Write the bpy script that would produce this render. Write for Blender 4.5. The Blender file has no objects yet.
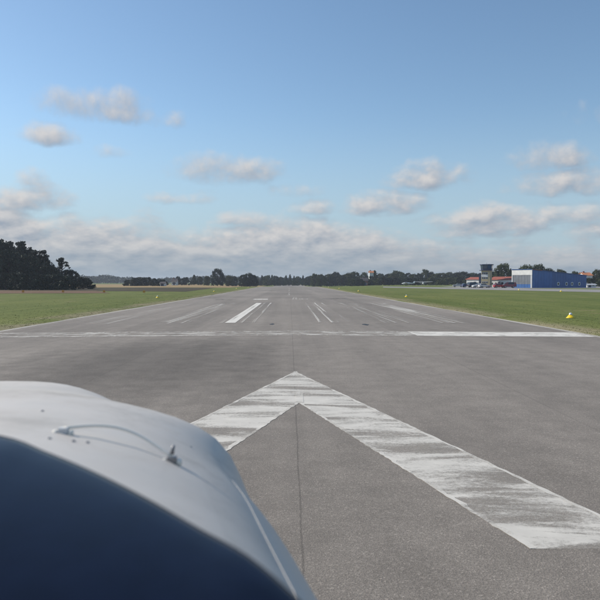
import bpy, bmesh, math, random
from mathutils import Vector, Matrix

S = bpy.context.scene
COL = S.collection
PI = math.pi
R = math.radians

# ------------------------------------------------------------------ camera
FPX = 660.0                       # focal length in pixels of a 600 px wide picture
EYE = Vector((0, 0, 2.0))
PITCH, YAW = math.atan(18 / FPX), math.atan(10 / FPX)
cd = bpy.data.cameras.new('camera')
cam = bpy.data.objects.new('camera', cd)
COL.objects.link(cam)
cam.location = EYE
cam.rotation_euler = (PI / 2 - PITCH, 0, -YAW)
cd.sensor_width = 36
cd.lens = 36 * FPX / 600
cd.clip_start = 0.02
cd.clip_end = 20000
cd.dof.use_dof = True
cd.dof.focus_distance = 60
cd.dof.aperture_fstop = 9.0
S.camera = cam

# ------------------------------------------------------------------ light
SUN_AZ, SUN_EL = -68.0, 36.0      # degrees; azimuth from the runway heading, negative = left
sl = bpy.data.lights.new('sun', 'SUN')
sun = bpy.data.objects.new('sun', sl)
COL.objects.link(sun)
sl.energy = 4.0
sl.angle = R(0.5)
sl.color = (1.0, 0.93, 0.83)
sdir = Vector((math.sin(R(SUN_AZ)) * math.cos(R(SUN_EL)), math.cos(R(SUN_AZ)) * math.cos(R(SUN_EL)), math.sin(R(SUN_EL))))
sun.rotation_euler = (-sdir).to_track_quat('-Z', 'Y').to_euler()
sun.location = (0, 0, 60)

S.view_settings.view_transform = 'Standard'
S.view_settings.look = 'None'
S.view_settings.gamma = 1
S.view_settings.use_curve_mapping = False
S.view_settings.exposure = 0.22
S.cycles.max_bounces = 4
S.cycles.diffuse_bounces = 2
S.cycles.glossy_bounces = 2
S.cycles.volume_bounces = 0
S.cycles.transparent_max_bounces = 8


class NT:
    """small helper for node trees"""
    def __init__(s, tree):
        s.t = tree

    def n(s, kind, **kw):
        nd = s.t.nodes.new(kind)
        for k, v in kw.items():
            setattr(nd, k, v)
        return nd

    def put(s, sock, v):
        if v is None:
            return
        if hasattr(v, 'is_linked') or hasattr(v, 'links'):
            s.t.links.new(v, sock)
        else:
            sock.default_value = v

    def m(s, op, a, b=None, c=None, clamp=False):
        nd = s.n('ShaderNodeMath', operation=op, use_clamp=clamp)
        s.put(nd.inputs[0], a)
        s.put(nd.inputs[1], b)
        s.put(nd.inputs[2], c)
        return nd.outputs[0]

    def mix(s, f, a, b):
        nd = s.n('ShaderNodeMix', data_type='RGBA')
        s.put(nd.inputs[0], f)
        s.put(nd.inputs[6], a)
        s.put(nd.inputs[7], b)
        return nd.outputs[2]

    def xyz(s, x, y, z):
        nd = s.n('ShaderNodeCombineXYZ')
        s.put(nd.inputs[0], x); s.put(nd.inputs[1], y); s.put(nd.inputs[2], z)
        return nd.outputs[0]

    def sep(s, v):
        nd = s.n('ShaderNodeSeparateXYZ')
        s.put(nd.inputs[0], v)
        return nd.outputs

    def noise(s, vec, scale, detail=4, rough=0.5, dist=0.0):
        nd = s.n('ShaderNodeTexNoise')
        s.put(nd.inputs['Vector'], vec)
        nd.inputs['Scale'].default_value = scale
        nd.inputs['Detail'].default_value = detail
        nd.inputs['Roughness'].default_value = rough
        nd.inputs['Distortion'].default_value = dist
        return nd.outputs[0]

    def ss(s, v, lo, hi, a=0.0, b=1.0):
        nd = s.n('ShaderNodeMapRange', interpolation_type='SMOOTHSTEP')
        s.put(nd.inputs[0], v)
        nd.inputs[1].default_value = lo; nd.inputs[2].default_value = hi
        nd.inputs[3].default_value = a; nd.inputs[4].default_value = b
        return nd.outputs[0]


def c4(c):
    return (c[0], c[1], c[2], 1.0)


def azel(px, py):
    d = cam_ray(px, py)
    return math.degrees(math.atan2(d.x, d.y)), math.degrees(math.asin(d.z))


CAMROT = cam.rotation_euler.to_matrix()


def cam_ray(px, py):
    return (CAMROT @ Vector(((px - 300) / FPX, (300 - py) / FPX, -1))).normalized()


# ---- world: clear sky with cumulus (laid out by direction, the same layout mirrored on round the horizon)
W = bpy.data.worlds.new('World')
S.world = W
W.use_nodes = True
WT = NT(W.node_tree)
W.node_tree.nodes.clear()
SKY_STRENGTH = 0.115
W.cycles.sampling_method = 'MANUAL'
W.cycles.sample_map_resolution = 512

CLOUDS = [  # x, y, half width, half height, weight  (where they stand in the view)
    (44, 132, 28, 12, .95), (72, 104, 30, 14, .55), (122, 106, 32, 15, .75), (172, 119, 16, 8, .4), (30, 178, 13, 10, .6),
    (228, 168, 48, 16, .95), (112, 151, 18, 6, .35), (170, 196, 20, 6, .35), (206, 197, 15, 6, .35), (146, 215, 14, 8, .4),
    (425, 175, 42, 14, .95), (383, 202, 44, 13, .95), (552, 155, 32, 14, .8), (570, 181, 52, 13, 1.0), (587, 116, 16, 10, .45),
    (497, 220, 62, 16, 1.1), (562, 216, 45, 12, .9), (465, 228, 36, 10, .7), (300, 190, 26, 6, .3), (318, 207, 26, 9, .7),
    (25, 197, 38, 14, 1.0), (592, 228, 30, 12, .8),
    (240, 218, 30, 8, .7),
]
BANKTOP = [(0, 196), (30, 203), (50, 210), (85, 212), (115, 219), (150, 224), (200, 228), (230, 222), (255, 216), (290, 214), (325, 211),
           (350, 218), (375, 227), (410, 235), (450, 239), (500, 241), (550, 240), (600, 236)]


def cloud_group():
    g = bpy.data.node_groups.new('cloud_field', 'ShaderNodeTree')
    g.interface.new_socket('UV', in_out='INPUT', socket_type='NodeSocketVector')
    g.interface.new_socket('Field', in_out='OUTPUT', socket_type='NodeSocketFloat')
    t = NT(g)
    gi = t.n('NodeGroupInput'); go = t.n('NodeGroupOutput')
    u, v, _ = t.sep(gi.outputs[0])
    # billowy noise in degrees, flattened
    vv = t.m('MULTIPLY', t.m('LOGARITHM', t.m('ADD', t.m('MAXIMUM', v, -1.0), 3.0), 2.718281828), 8.0)
    p = t.xyz(t.m('MULTIPLY', u, 0.34), t.m('MULTIPLY', vv, 0.62), 3.7)
    nz = t.noise(p, 1.0, 6, 0.58)
    vo = t.n('ShaderNodeTexVoronoi', feature='F1', voronoi_dimensions='2D', normalize=True)
    vo.inputs['Scale'].default_value = 1.25
    vo.inputs['Detail'].default_value = 2.0
    vo.inputs['Roughness'].default_value = 0.55
    wv = t.n('ShaderNodeVectorMath', operation='ADD')
    t.put(wv.inputs[0], p)
    sc = t.n('ShaderNodeVectorMath', operation='SCALE')
    nn = t.n('ShaderNodeTexNoise')
    nn.inputs['Scale'].default_value = 1.3
    nn.inputs['Detail'].default_value = 1.0
    t.put(nn.inputs['Vector'], p)
    t.put(sc.inputs[0], nn.outputs[1])
    sc.inputs[3].default_value = 0.5
    t.put(wv.inputs[1], sc.outputs[0])
    t.put(vo.inputs['Vector'], wv.outputs[0])
    p2 = t.xyz(t.m('MULTIPLY', u, 0.09), t.m('MULTIPLY', v, 0.3), 11.2)
    nl = t.noise(p2, 1.0, 3, 0.5)
    um = t.m('SUBTRACT', t.m('PINGPONG', t.m('ADD', u, 27.0 + 540.0), 54.0), 27.0)
    um = t.m('ADD', um, t.m('MULTIPLY', t.m('SUBTRACT', nl, 0.5), 1.6))
    acc = None
    for (x, y, w, h, s) in CLOUDS:
        cu, cv = azel(x, y)
        wu = w / FPX * 57.3 * 1.12; hv = h / FPX * 57.3 * 1.12
        du = t.m('MULTIPLY', t.m('SUBTRACT', um, cu), 1 / wu)
        dv = t.m('SUBTRACT', v, cv - hv * 0.25)
        dv = t.m('MAXIMUM', t.m('MULTIPLY', dv, 1 / (hv * 1.15)), t.m('MULTIPLY', dv, -1 / (hv * 0.72)))
        r2 = t.m('ADD', t.m('MULTIPLY', du, du), t.m('MULTIPLY', dv, dv))
        f = t.m('MULTIPLY', t.m('SUBTRACT', 1.0, r2), s * 0.70)
        acc = f if acc is None else t.m('MAXIMUM', acc, f)
    fc = t.n('ShaderNodeFloatCurve')
    cu_ = fc.mapping.curves[0]
    pts = [((azel(x, y)[0] + 27) / 54, azel(x, y)[1] / 12) for x, y in BANKTOP]
    cu_.points[0].location = pts[0]; cu_.points[1].location = pts[-1]
    for q in pts[1:-1]:
        cu_.points.new(*q)
    fc.mapping.update()
    t.put(fc.inputs[1], t.m('MULTIPLY', t.m('ADD', um, 27.0), 1 / 54))
    top = t.m('MULTIPLY', fc.outputs[0], 12.0)
    bank = t.m('MULTIPLY', t.m('SUBTRACT', top, v), 0.5)
    bank = t.m('MINIMUM', bank, t.ss(v, 2.5, 6.0, 1.2, .62))
    acc = t.m('MAXIMUM', t.m('MAXIMUM', acc, bank), -0.7)
    amp = t.m('MULTIPLY', t.m('SUBTRACT', nz, 0.5), 1.7)
    amp = t.m('ADD', amp, t.m('MULTIPLY', t.m('SUBTRACT', 0.36, vo.outputs['Distance']), .8))
    fld = t.m('ADD', acc, amp)
    t.put(go.inputs[0], fld)
    return g


CG = cloud_group()
tc = WT.n('ShaderNodeTexCoord')
dx, dy, dz = WT.sep(tc.outputs['Generated'])
az = WT.m('MULTIPLY', WT.m('ARCTAN2', dx, dy), 57.29578)
el = WT.m('MULTIPLY', WT.m('ARCSINE', dz), 57.29578)


def field(u, v):
    g = WT.n('ShaderNodeGroup', node_tree=CG)
    WT.put(g.inputs[0], WT.xyz(u, v, 0.0))
    return g.outputs[0]


f0 = field(az, el)
f1 = field(WT.m('ADD', az, -0.45), WT.m('ADD', el, 0.60))
dens = WT.ss(f0, -0.16, 0.92)
lit = WT.m('ADD', WT.m('MULTIPLY', WT.m('SUBTRACT', f0, f1), 1.05), 0.38, clamp=True)
sky = WT.n('ShaderNodeTexSky', sky_type='NISHITA')
sky.sun_disc = False
sky.sun_elevation = R(SUN_EL)
sky.sun_rotation = R(SUN_AZ)
sky.air_density = 1.0
sky.dust_density = 0.4
sky.ozone_density = 0.9
k = 1 / SKY_STRENGTH
ccol = WT.mix(lit, c4((.27 * k, .31 * k, .375 * k)), c4((.58 * k, .56 * k, .55 * k)))
hz = WT.ss(el, 0.0, 4.5, 0.75, 0.0)
ccol = WT.mix(hz, ccol, c4((.235 * k, .30 * k, .36 * k)))
dens = WT.m('MULTIPLY', dens, 0.93)
skyc = WT.n('ShaderNodeMix', data_type='RGBA', blend_type='MULTIPLY')
skyc.inputs[0].default_value = 1.0
WT.put(skyc.inputs[6], sky.outputs[0])
skyc.inputs[7].default_value = (.86, .965, 1.01, 1)
bg = WT.n('ShaderNodeBackground')
low = WT.ss(el, 0.0, 15.0, 0.85, 0.0)      # pale aerosol haze low in the sky, all round
clear = WT.mix(low, skyc.outputs[2], c4((.33 * k, .425 * k, .52 * k)))
WT.put(bg.inputs[0], WT.mix(dens, clear, ccol))
bg.inputs[1].default_value = SKY_STRENGTH
wo = WT.n('ShaderNodeOutputWorld')
WT.put(wo.inputs[0], bg.outputs[0])


# ------------------------------------------------------------------ terrain height and view helpers
def sstep(a, b, x):
    t = min(1, max(0, (x - a) / (b - a)))
    return t * t * (3 - 2 * t)


def gz(x, y):
    crown = -0.0065 * min(abs(x), 12.5) * (1 - sstep(14, 40, abs(x)))
    drop = -0.0075 * min(160, max(0, y - 295)) * (1 - sstep(25, 65, abs(x)))
    return crown + drop


def gp(px, py):
    """ground point seen at a pixel of the 600 px photograph"""
    d = cam_ray(px, py)
    z = 0.0
    for _ in range(30):
        tt = (z - EYE.z) / d.z
        p = EYE + d * tt
        z = 0.5 * z + 0.5 * gz(p.x, p.y)
    return Vector((p.x, p.y))


def ad(px, dist):
    """ground position at a distance down the runway, in the column px"""
    d = cam_ray(px, 282)
    return Vector((d.x / d.y * dist, dist))


def hz_at(py, dist):
    """height above datum seen at row py at that distance"""
    d = cam_ray(300, py)
    return EYE.z + d.z / d.y * dist


# ------------------------------------------------------------------ object helpers
def mesh_obj(name, verts, faces, mat, parent=None, smooth=False):
    me = bpy.data.meshes.new(name)
    me.from_pydata([tuple(v) for v in verts], [], faces)
    me.update()
    return link(name, me, mat, parent, smooth)


def link(name, me, mat, parent=None, smooth=False):
    if mat and not me.materials:
        me.materials.append(mat)
    if smooth:
        me.shade_smooth()
    o = bpy.data.objects.new(name, me)
    COL.objects.link(o)
    if parent:
        o.parent = parent
    return o


def bm_obj(name, bm, mat, parent=None, smooth=False):
    me = bpy.data.meshes.new(name)
    bm.normal_update()
    bm.to_mesh(me)
    bm.free()
    return link(name, me, mat, parent, smooth)


def tag(o, label, cat, group=None):
    o['label'] = label
    o['category'] = cat
    if group:
        o['group'] = group
    return o


def thing(name, label, cat, loc=(0, 0, 0), rz=0, group=None):
    o = bpy.data.objects.new(name, None)
    o.empty_display_size = 0.3
    COL.objects.link(o)
    o.location = loc
    o.rotation_euler = (0, 0, rz)
    return tag(o, label, cat, group)


def struct(o):
    o['kind'] = 'structure'
    return o


def add_box(bm, lo, hi, bevel=0.0):
    vs = [bm.verts.new((x, y, z)) for z in (lo[2], hi[2]) for x, y in ((lo[0], lo[1]), (hi[0], lo[1]), (hi[0], hi[1]), (lo[0], hi[1]))]
    fs = [bm.faces.new([vs[i] for i in f]) for f in ((3, 2, 1, 0), (4, 5, 6, 7), (0, 1, 5, 4), (1, 2, 6, 5), (2, 3, 7, 6), (3, 0, 4, 7))]
    if bevel:
        es = {e for f in fs for e in f.edges}
        bmesh.ops.bevel(bm, geom=list(es), offset=bevel, segments=2, affect='EDGES', profile=0.6)


def box(name, lo, hi, mat, parent=None, bevel=0.0):
    bm = bmesh.new()
    add_box(bm, lo, hi, bevel)
    return bm_obj(name, bm, mat, parent)


def loft(name, rings, mat, parent=None, cap=True, smooth=True, closed=True):
    n = len(rings[0])
    v = [p for r in rings for p in r]
    f = []
    for i in range(len(rings) - 1):
        for j in range(n if closed else n - 1):
            a, b = i * n + j, i * n + (j + 1) % n
            f.append((a, b, b + n, a + n))
    if cap:
        f.append(tuple(range(n - 1, -1, -1)))
        f.append(tuple(range((len(rings) - 1) * n, len(rings) * n)))
    return mesh_obj(name, v, f, mat, parent, smooth)


def lathe(name, prof, mat, parent=None, n=14, axis='z', loc=(0, 0, 0), smooth=True):
    rings = []
    for r, h in prof:
        ring = []
        for i in range(n):
            a = 2 * PI * i / n
            c, s_ = r * math.cos(a), r * math.sin(a)
            p = {'z': (c, s_, h), 'x': (h, c, s_), 'y': (s_, h, c)}[axis]
            ring.append((p[0] + loc[0], p[1] + loc[1], p[2] + loc[2]))
        rings.append(ring)
    return loft(name, rings, mat, parent, True, smooth)


def tube(name, pts, rads, mat, parent=None, n=8):
    rings = []
    pts = [Vector(p) for p in pts]
    for i, p in enumerate(pts):
        d = (pts[min(i + 1, len(pts) - 1)] - pts[max(i - 1, 0)]).normalized()
        a = d.cross(Vector((0, 0, 1)))
        if a.length < 1e-3:
            a = d.cross(Vector((1, 0, 0)))
        a.normalize()
        b = d.cross(a).normalized()
        r = rads[i] if isinstance(rads, (list, tuple)) else rads
        rings.append([p + (a * math.cos(2 * PI * j / n) + b * math.sin(2 * PI * j / n)) * r for j in range(n)])
    return loft(name, rings, mat, parent)


def copy_tree(root, loc, rz=None, scale=None):
    c = root.copy()
    COL.objects.link(c)
    c.location = loc
    if rz is not None:
        c.rotation_euler = (0, 0, rz)
    if scale is not None:
        c.scale = scale
    for ch in root.children:
        d = ch.copy()
        COL.objects.link(d)
        d.parent = c
        for g in ch.children:
            e = g.copy()
            COL.objects.link(e)
            e.parent = d
    return c


# ------------------------------------------------------------------ materials
def mat(name, col, rough=0.6, var=0.0, vscale=3.0, metal=0.0, spec=0.5, bump=0.0, bscale=30.0, coat=0.0, objrand=0.0):
    m = bpy.data.materials.new(name)
    m.use_nodes = True
    t = NT(m.node_tree)
    b = m.node_tree.nodes['Principled BSDF']
    b.inputs['Roughness'].default_value = rough
    b.inputs['Metallic'].default_value = metal
    b.inputs['Specular IOR Level'].default_value = spec
    b.inputs['Coat Weight'].default_value = coat
    tcn = t.n('ShaderNodeTexCoord')
    if var > 0:
        nz = t.noise(tcn.outputs['Object'], vscale, 5, 0.6)
        k1 = tuple(max(0, c * (1 - var)) for c in col)
        k2 = tuple(min(1, c * (1 + var)) for c in col)
        t.put(b.inputs['Base Color'], t.mix(t.ss(nz, 0.3, 0.7), c4(k1), c4(k2)))
    else:
        b.inputs['Base Color'].default_value = c4(col)
    if bump > 0:
        bn = t.n('ShaderNodeBump')
        bn.inputs['Strength'].default_value = bump
        bn.inputs['Distance'].default_value = 0.02
        t.put(bn.inputs['Height'], t.noise(tcn.outputs['Object'], bscale, 4, 0.6))
        t.put(b.inputs['Normal'], bn.outputs[0])
    return m


def asphalt_mat(name, base, joint=True):
    m = bpy.data.materials.new(name)
    m.use_nodes = True
    t = NT(m.node_tree)
    b = m.node_tree.nodes['Principled BSDF']
    tcn = t.n('ShaderNodeTexCoord')
    P = tcn.outputs['Object']
    x, y, z = t.sep(P)
    big = t.noise(t.xyz(t.m('MULTIPLY', x, .11), t.m('MULTIPLY', y, .05), 0.0), 1.0, 4, 0.55)
    lane = t.noise(t.xyz(t.m('MULTIPLY', x, .8), t.m('MULTIPLY', y, .012), 4.0), 1.0, 5, 0.6)
    mid = t.noise(P, 1.7, 6, 0.65)
    grit = t.noise(P, 75.0, 2, 0.7)
    vor = t.n('ShaderNodeTexVoronoi')
    vor.inputs['Scale'].default_value = 85.0
    t.put(vor.inputs['Vector'], P)
    stone = t.sep(vor.outputs['Color'])[0]
    k = t.m('ADD', t.ss(big, .3, .7, .84, 1.12), t.ss(lane, .3, .7, -.10, .10))
    k = t.m('MULTIPLY', k, t.ss(mid, .25, .75, .88, 1.12))
    k = t.m('MULTIPLY', k, t.ss(grit, .25, .75, .76, 1.24))
    k = t.m('MULTIPLY', k, t.m('ADD', t.m('MULTIPLY', t.m('POWER', stone, 6.0), .55), .92))
    if joint:
        wob = t.m('MULTIPLY', t.m('SUBTRACT', t.noise(t.xyz(0.0, t.m('MULTIPLY', y, .9), 1.0), 1.0, 5, .7), .5), .045)
        for jx, w, dark in ((.09, .008, .30), (-4.1, .02, .12), (4.2, .02, .12), (-8.2, .02, .1), (8.2, .02, .1)):
            dd = t.m('ABSOLUTE', t.m('SUBTRACT', t.m('ADD', x, wob), jx))
            k = t.m('MULTIPLY', k, t.ss(dd, w * .4, w * 1.6, 1 - dark, 1.0))
        # broad dark smear of a windscreen reflection, painted into the asphalt colour
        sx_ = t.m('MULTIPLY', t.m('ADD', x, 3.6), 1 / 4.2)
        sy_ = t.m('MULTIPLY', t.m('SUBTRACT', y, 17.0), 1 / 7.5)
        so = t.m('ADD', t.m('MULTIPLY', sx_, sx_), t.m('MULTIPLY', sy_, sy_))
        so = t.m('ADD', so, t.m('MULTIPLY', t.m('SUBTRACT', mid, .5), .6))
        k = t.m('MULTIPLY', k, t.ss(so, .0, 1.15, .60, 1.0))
        # rubber laid down on touchdown zone and by taxiing wheels
        rub = t.m('MULTIPLY', t.ss(t.m('ABSOLUTE', t.m('ADD', x, .2)), 1.0, 5.5, 1.0, 0.0), t.ss(y, 60., 120., 0.0, 1.0))
        rub = t.m('MULTIPLY', rub, t.ss(lane, .35, .6))
        k = t.m('MULTIPLY', k, t.m('SUBTRACT', 1.0, t.m('MULTIPLY', rub, .18)))
    vm = t.n('ShaderNodeVectorMath', operation='SCALE')
    vm.inputs[0].default_value = base
    t.put(vm.inputs[3], k)
    t.put(b.inputs['Base Color'], vm.outputs[0])
    b.inputs['Roughness'].default_value = .88
    b.inputs['Specular IOR Level'].default_value = .35
    bn = t.n('ShaderNodeBump')
    bn.inputs['Strength'].default_value = .55
    bn.inputs['Distance'].default_value = .006
    t.put(bn.inputs['Height'], t.m('ADD', grit, t.m('MULTIPLY', vor.outputs['Distance'], .6)))
    t.put(b.inputs['Normal'], bn.outputs[0])
    return m


def paint_mat(name, cover, streak=0.0, seed=0.0, white=(.71, .67, .595), along=False):
    """worn white road paint: cover 0..1 is how much of it is left"""
    m = bpy.data.materials.new(name)
    m.use_nodes = True
    t = NT(m.node_tree)
    b = m.node_tree.nodes['Principled BSDF']
    tcn = t.n('ShaderNodeTexCoord')
    P = tcn.outputs['Object']
    x, y, z = t.sep(P)
    xs = t.m('ADD', x, seed)
    st = t.noise(t.xyz(t.m('MULTIPLY', xs, 1.5 - .9 * streak), t.m('MULTIPLY', y, 1.6 + 0.6 * streak), seed), 1.0, 7, .62, .6)
    if along:   # worn in lengthwise streaks by rolling wheels
        st = t.noise(t.xyz(t.m('MULTIPLY', xs, 4.5), t.m('MULTIPLY', y, .07), seed), 1.0, 5, .6, .2)
    fine = t.noise(P, 22.0, 4, .7)
    grit = t.noise(P, 75.0, 2, .7)
    wear = t.m('ADD', t.m('MULTIPLY', st, .72), t.m('ADD', t.m('MULTIPLY', fine, .18), t.m('MULTIPLY', grit, .10)))
    thr = .62 - .25 * cover
    left = t.ss(wear, thr - .07, thr + .08)
    lo = max(0.0, cover - .45)
    hi = min(1.0, cover + .30)
    a = t.m('ADD', t.m('MULTIPLY', left, hi - lo), lo)
    dirt = t.noise(P, 3.0, 4, .6)
    t.put(b.inputs['Base Color'], t.mix(t.ss(dirt, .3, .75), c4(tuple(c * .86 for c in white)), c4(white)))
    b.inputs['Roughness'].default_value = .75
    tr = t.n('ShaderNodeBsdfTransparent')
    ms = t.n('ShaderNodeMixShader')
    t.put(ms.inputs[0], a)
    t.put(ms.inputs[1], tr.outputs[0])
    t.put(ms.inputs[2], b.outputs[0])
    t.put(m.node_tree.nodes['Material Output'].inputs[0], ms.outputs[0])
    return m


def grass_mat():
    m = bpy.data.materials.new('mown_grass')
    m.use_nodes = True
    t = NT(m.node_tree)
    b = m.node_tree.nodes['Principled BSDF']
    P = t.n('ShaderNodeTexCoord').outputs['Object']
    x, y, z = t.sep(P)
    a = t.noise(t.xyz(t.m('MULTIPLY', x, .16), t.m('MULTIPLY', y, .05), 0.), 1.0, 6, .62)
    stripes = t.noise(t.xyz(t.m('MULTIPLY', x, .9), t.m('MULTIPLY', y, .03), 2.), 1.0, 4, .6)
    dry = t.noise(t.xyz(t.m('MULTIPLY', x, .33), t.m('MULTIPLY', y, .12), 8.), 1.0, 7, .7)
    fine = t.noise(P, 9.0, 4, .7)
    c = t.mix(t.ss(a, .32, .68), c4((.098, .126, .033)), c4((.145, .164, .047)))
    c = t.mix(t.m('MULTIPLY', t.ss(stripes, .45, .65), .5), c, c4((.168, .182, .056)))
    c = t.mix(t.m('MULTIPLY', t.ss(dry, .56, .72), .75), c, c4((.27, .21, .115)))
    edge = t.m('MULTIPLY', t.ss(t.m('ABSOLUTE', t.m('ADD', x, .25)), 12.0, 15.0, 1.0, 0.0), t.ss(dry, .38, .55))
    c = t.mix(t.m('MULTIPLY', edge, .8), c, c4((.30, .25, .165)))
    g = t.n('ShaderNodeMix', data_type='RGBA', blend_type='MULTIPLY')
    g.inputs[0].default_value = 1.0
    t.put(g.inputs[6], c)
    f = t.ss(fine, .25, .75, .6, 1.4)
    t.put(g.inputs[7], t.xyz(f, f, f))
    t.put(b.inputs['Base Color'], g.outputs[2])
    b.inputs['Roughness'].default_value = .95
    b.inputs['Specular IOR Level'].default_value = .1
    bn = t.n('ShaderNodeBump')
    bn.inputs['Strength'].default_value = .8
    bn.inputs['Distance'].default_value = .03
    t.put(bn.inputs['Height'], t.noise(P, 5.0, 6, .75))
    t.put(b.inputs['Normal'], bn.outputs[0])
    return m


def field_mat(name, c1, c2, sx=.2, sy=.05):
    m = bpy.data.materials.new(name)
    m.use_nodes = True
    t = NT(m.node_tree)
    b = m.node_tree.nodes['Principled BSDF']
    P = t.n('ShaderNodeTexCoord').outputs['Object']
    x, y, z = t.sep(P)
    a = t.noise(t.xyz(t.m('MULTIPLY', x, sx), t.m('MULTIPLY', y, sy), 0.), 1.0, 7, .65)
    t.put(b.inputs['Base Color'], t.mix(t.ss(a, .3, .7), c4(c1), c4(c2)))
    b.inputs['Roughness'].default_value = .95
    b.inputs['Specular IOR Level'].default_value = .1
    bn = t.n('ShaderNodeBump')
    bn.inputs['Strength'].default_value = .7
    bn.inputs['Distance'].default_value = .08
    t.put(bn.inputs['Height'], t.noise(P, 3.0, 6, .75))
    t.put(b.inputs['Normal'], bn.outputs[0])
    return m


def leaf_mat(name, c1, c2):
    m = bpy.data.materials.new(name)
    m.use_nodes = True
    t = NT(m.node_tree)
    b = m.node_tree.nodes['Principled BSDF']
    info = t.n('ShaderNodeObjectInfo')
    geo = t.n('ShaderNodeNewGeometry')
    r = t.m('ADD', t.m('MULTIPLY', geo.outputs['Random Per Island'], .55), t.m('MULTIPLY', info.outputs['Random'], .45))
    t.put(b.inputs['Base Color'], t.mix(r, c4(c1), c4(c2)))
    b.inputs['Roughness'].default_value = .75
    b.inputs['Specular IOR Level'].default_value = .2
    return m


M = {}
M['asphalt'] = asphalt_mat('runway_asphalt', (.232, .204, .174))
M['taxi'] = asphalt_mat('taxiway_asphalt', (.27, .255, .235), False)
M['grass'] = grass_mat()
M['brown'] = field_mat('dry_grass_strip', (.12, .078, .050), (.20, .13, .082), .10, .05)
M['dark_strip'] = field_mat('dark_scrub_strip', (.055, .050, .034), (.090, .075, .045), .1, .05)
M['stubble'] = field_mat('stubble_field', (.27, .19, .095), (.34, .25, .13), .03, .1)
M['leaf_dark'] = leaf_mat('dark_foliage', (.018, .027, .019), (.042, .055, .031))
M['leaf_mid'] = leaf_mat('mid_foliage', (.042, .058, .022), (.092, .102, .038))
M['leaf_pine'] = leaf_mat('pine_foliage', (.013, .022, .018), (.026, .036, .026))
M['bark'] = mat('bark', (.055, .045, .038), .9, .3, 6)
M['blade'] = leaf_mat('grass_blades', (.13, .15, .045), (.24, .23, .10))

# ------------------------------------------------------------------ ground, runway, strips
def grid(name, xs, ys, dz, m, parent=None, zf=gz):
    v = [(x, y, zf(x, y) + (dz(x, y) if callable(dz) else dz)) for y in ys for x in xs]
    n = len(xs)
    f = [(j * n + i, j * n + i + 1, j * n + n + i + 1, j * n + n + i) for j in range(len(ys) - 1) for i in range(n - 1)]
    return mesh_obj(name, v, f, m, parent, True)


RWL, RWR = -12.4, 11.9
gx = [-3200, -1500, -700, -400, -250, -160, -110, -80, -65, -55, -45, -35, -28, -22, -17, -14, RWL - .02, RWL + .25, -8, -4, 0, 4, 8, RWR - .25, RWR + .02,
      14, 17, 22, 28, 35, 45, 55, 65, 80, 110, 160, 250, 400, 700, 1500, 3200]
gy = [-300, -60] + list(range(0, 300, 15)) + list(range(300, 470, 10)) + [500, 560, 650, 800, 1000, 1400, 2000, 3600]
struct(grid('grass_field', gx, gy, lambda x, y: -.06 if RWL < x < RWR else .012, M['grass']))
rx = [RWL + (RWR - RWL) * i / 12 for i in range(13)] + [0.0]
rx.sort()
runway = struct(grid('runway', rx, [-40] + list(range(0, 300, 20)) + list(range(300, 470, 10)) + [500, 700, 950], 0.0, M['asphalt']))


def strip(name, quad, m, dz=.006, nx=6, ny=8, parent=None):
    """quad of ground points (near left, near right, far right, far left)"""
    a, b, c, d = [Vector(q) for q in quad]
    v = []
    for j in range(ny + 1):
        for i in range(nx + 1):
            p = (a.lerp(b, i / nx)).lerp(d.lerp(c, i / nx), j / ny)
            v.append((p.x, p.y, gz(p.x, p.y) + dz))
    n = nx + 1
    f = [(j * n + i, j * n + i + 1, j * n + n + i + 1, j * n + n + i) for j in range(ny) for i in range(nx)]
    return mesh_obj(name, v, f, m, parent, False)


# taxiway on the right and the fields on the left
struct(strip('taxiway', [gp(383, 287.6), gp(700, 294.6), gp(700, 291.0), gp(383, 286.6)], M['taxi'], .03, 40, 3))
struct(strip('apron', [ad(470, 206), ad(690, 206), ad(660, 300), ad(440, 300)], M['taxi'], .022, 10, 6))
struct(strip('dry_grass_strip', [(-150, 92), (-32, 118), (-44, 150), (-190, 172)], M['brown'], .035, 14, 8))
struct(strip('scrub_strip', [(-190, 174), (-22, 140), (-26, 235), (-320, 235)], M['dark_strip'], .03, 14, 10))
struct(strip('stubble_field', [(-130, 240), (-22, 240), (-20, 560), (-260, 560)], M['stubble'], .04, 14, 12))

# ---- painted markings: worn paint 5 mm above the asphalt
PM_chev = paint_mat('chevron_paint', .585, 1.0, 0.0)
PM_rim = paint_mat('chevron_rim_paint', .60, .2, 30.0)
PM_bar = paint_mat('threshold_bar_paint', .42, .3, 4.0)
PM_barR = paint_mat('fresh_threshold_paint', .78, .3, 9.0)
PM_bright = paint_mat('bright_stripe_paint', .86, .2, 6.0, along=True)
PM_line = paint_mat('thin_line_paint', .46, .1, 2.0, along=True)
PM_faint = paint_mat('faded_stripe_paint', .23, .2, 13.0, along=True)
PM_mid = paint_mat('half_worn_stripe_paint', .38, .2, 17.0, along=True)
PM_edge = paint_mat('edge_line_paint', .66, .2, 21.0, (.54, .50, .43), along=True)


def poly(name, pts, m, dz=.005):
    """flat marking from a ground outline, cut at the crown so that it lies on the asphalt"""
    bm = bmesh.new()
    vs = [bm.verts.new((p[0], p[1], 0)) for p in pts]
    bm.faces.new(vs)
    for xc in rx:
        bmesh.ops.bisect_plane(bm, geom=bm.verts[:] + bm.edges[:] + bm.faces[:], plane_co=(xc, 0, 0), plane_no=(1, 0, 0))
    for v in bm.verts:
        v.co.z = gz(v.co.x, v.co.y) + dz
    return bm_obj(name, bm, m, runway)


A, Ai, Ro, Re = gp(295, 371.5), gp(299, 403), gp(600, 515), gp(530, 549)
sl_o = (Ro.x - A.x) / (Ro.y - A.y)
Rx = A.x + sl_o * (Re.y - A.y)
# the two arms of the chevron, with slightly ragged hand-cut edges
random.seed(5)


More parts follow.
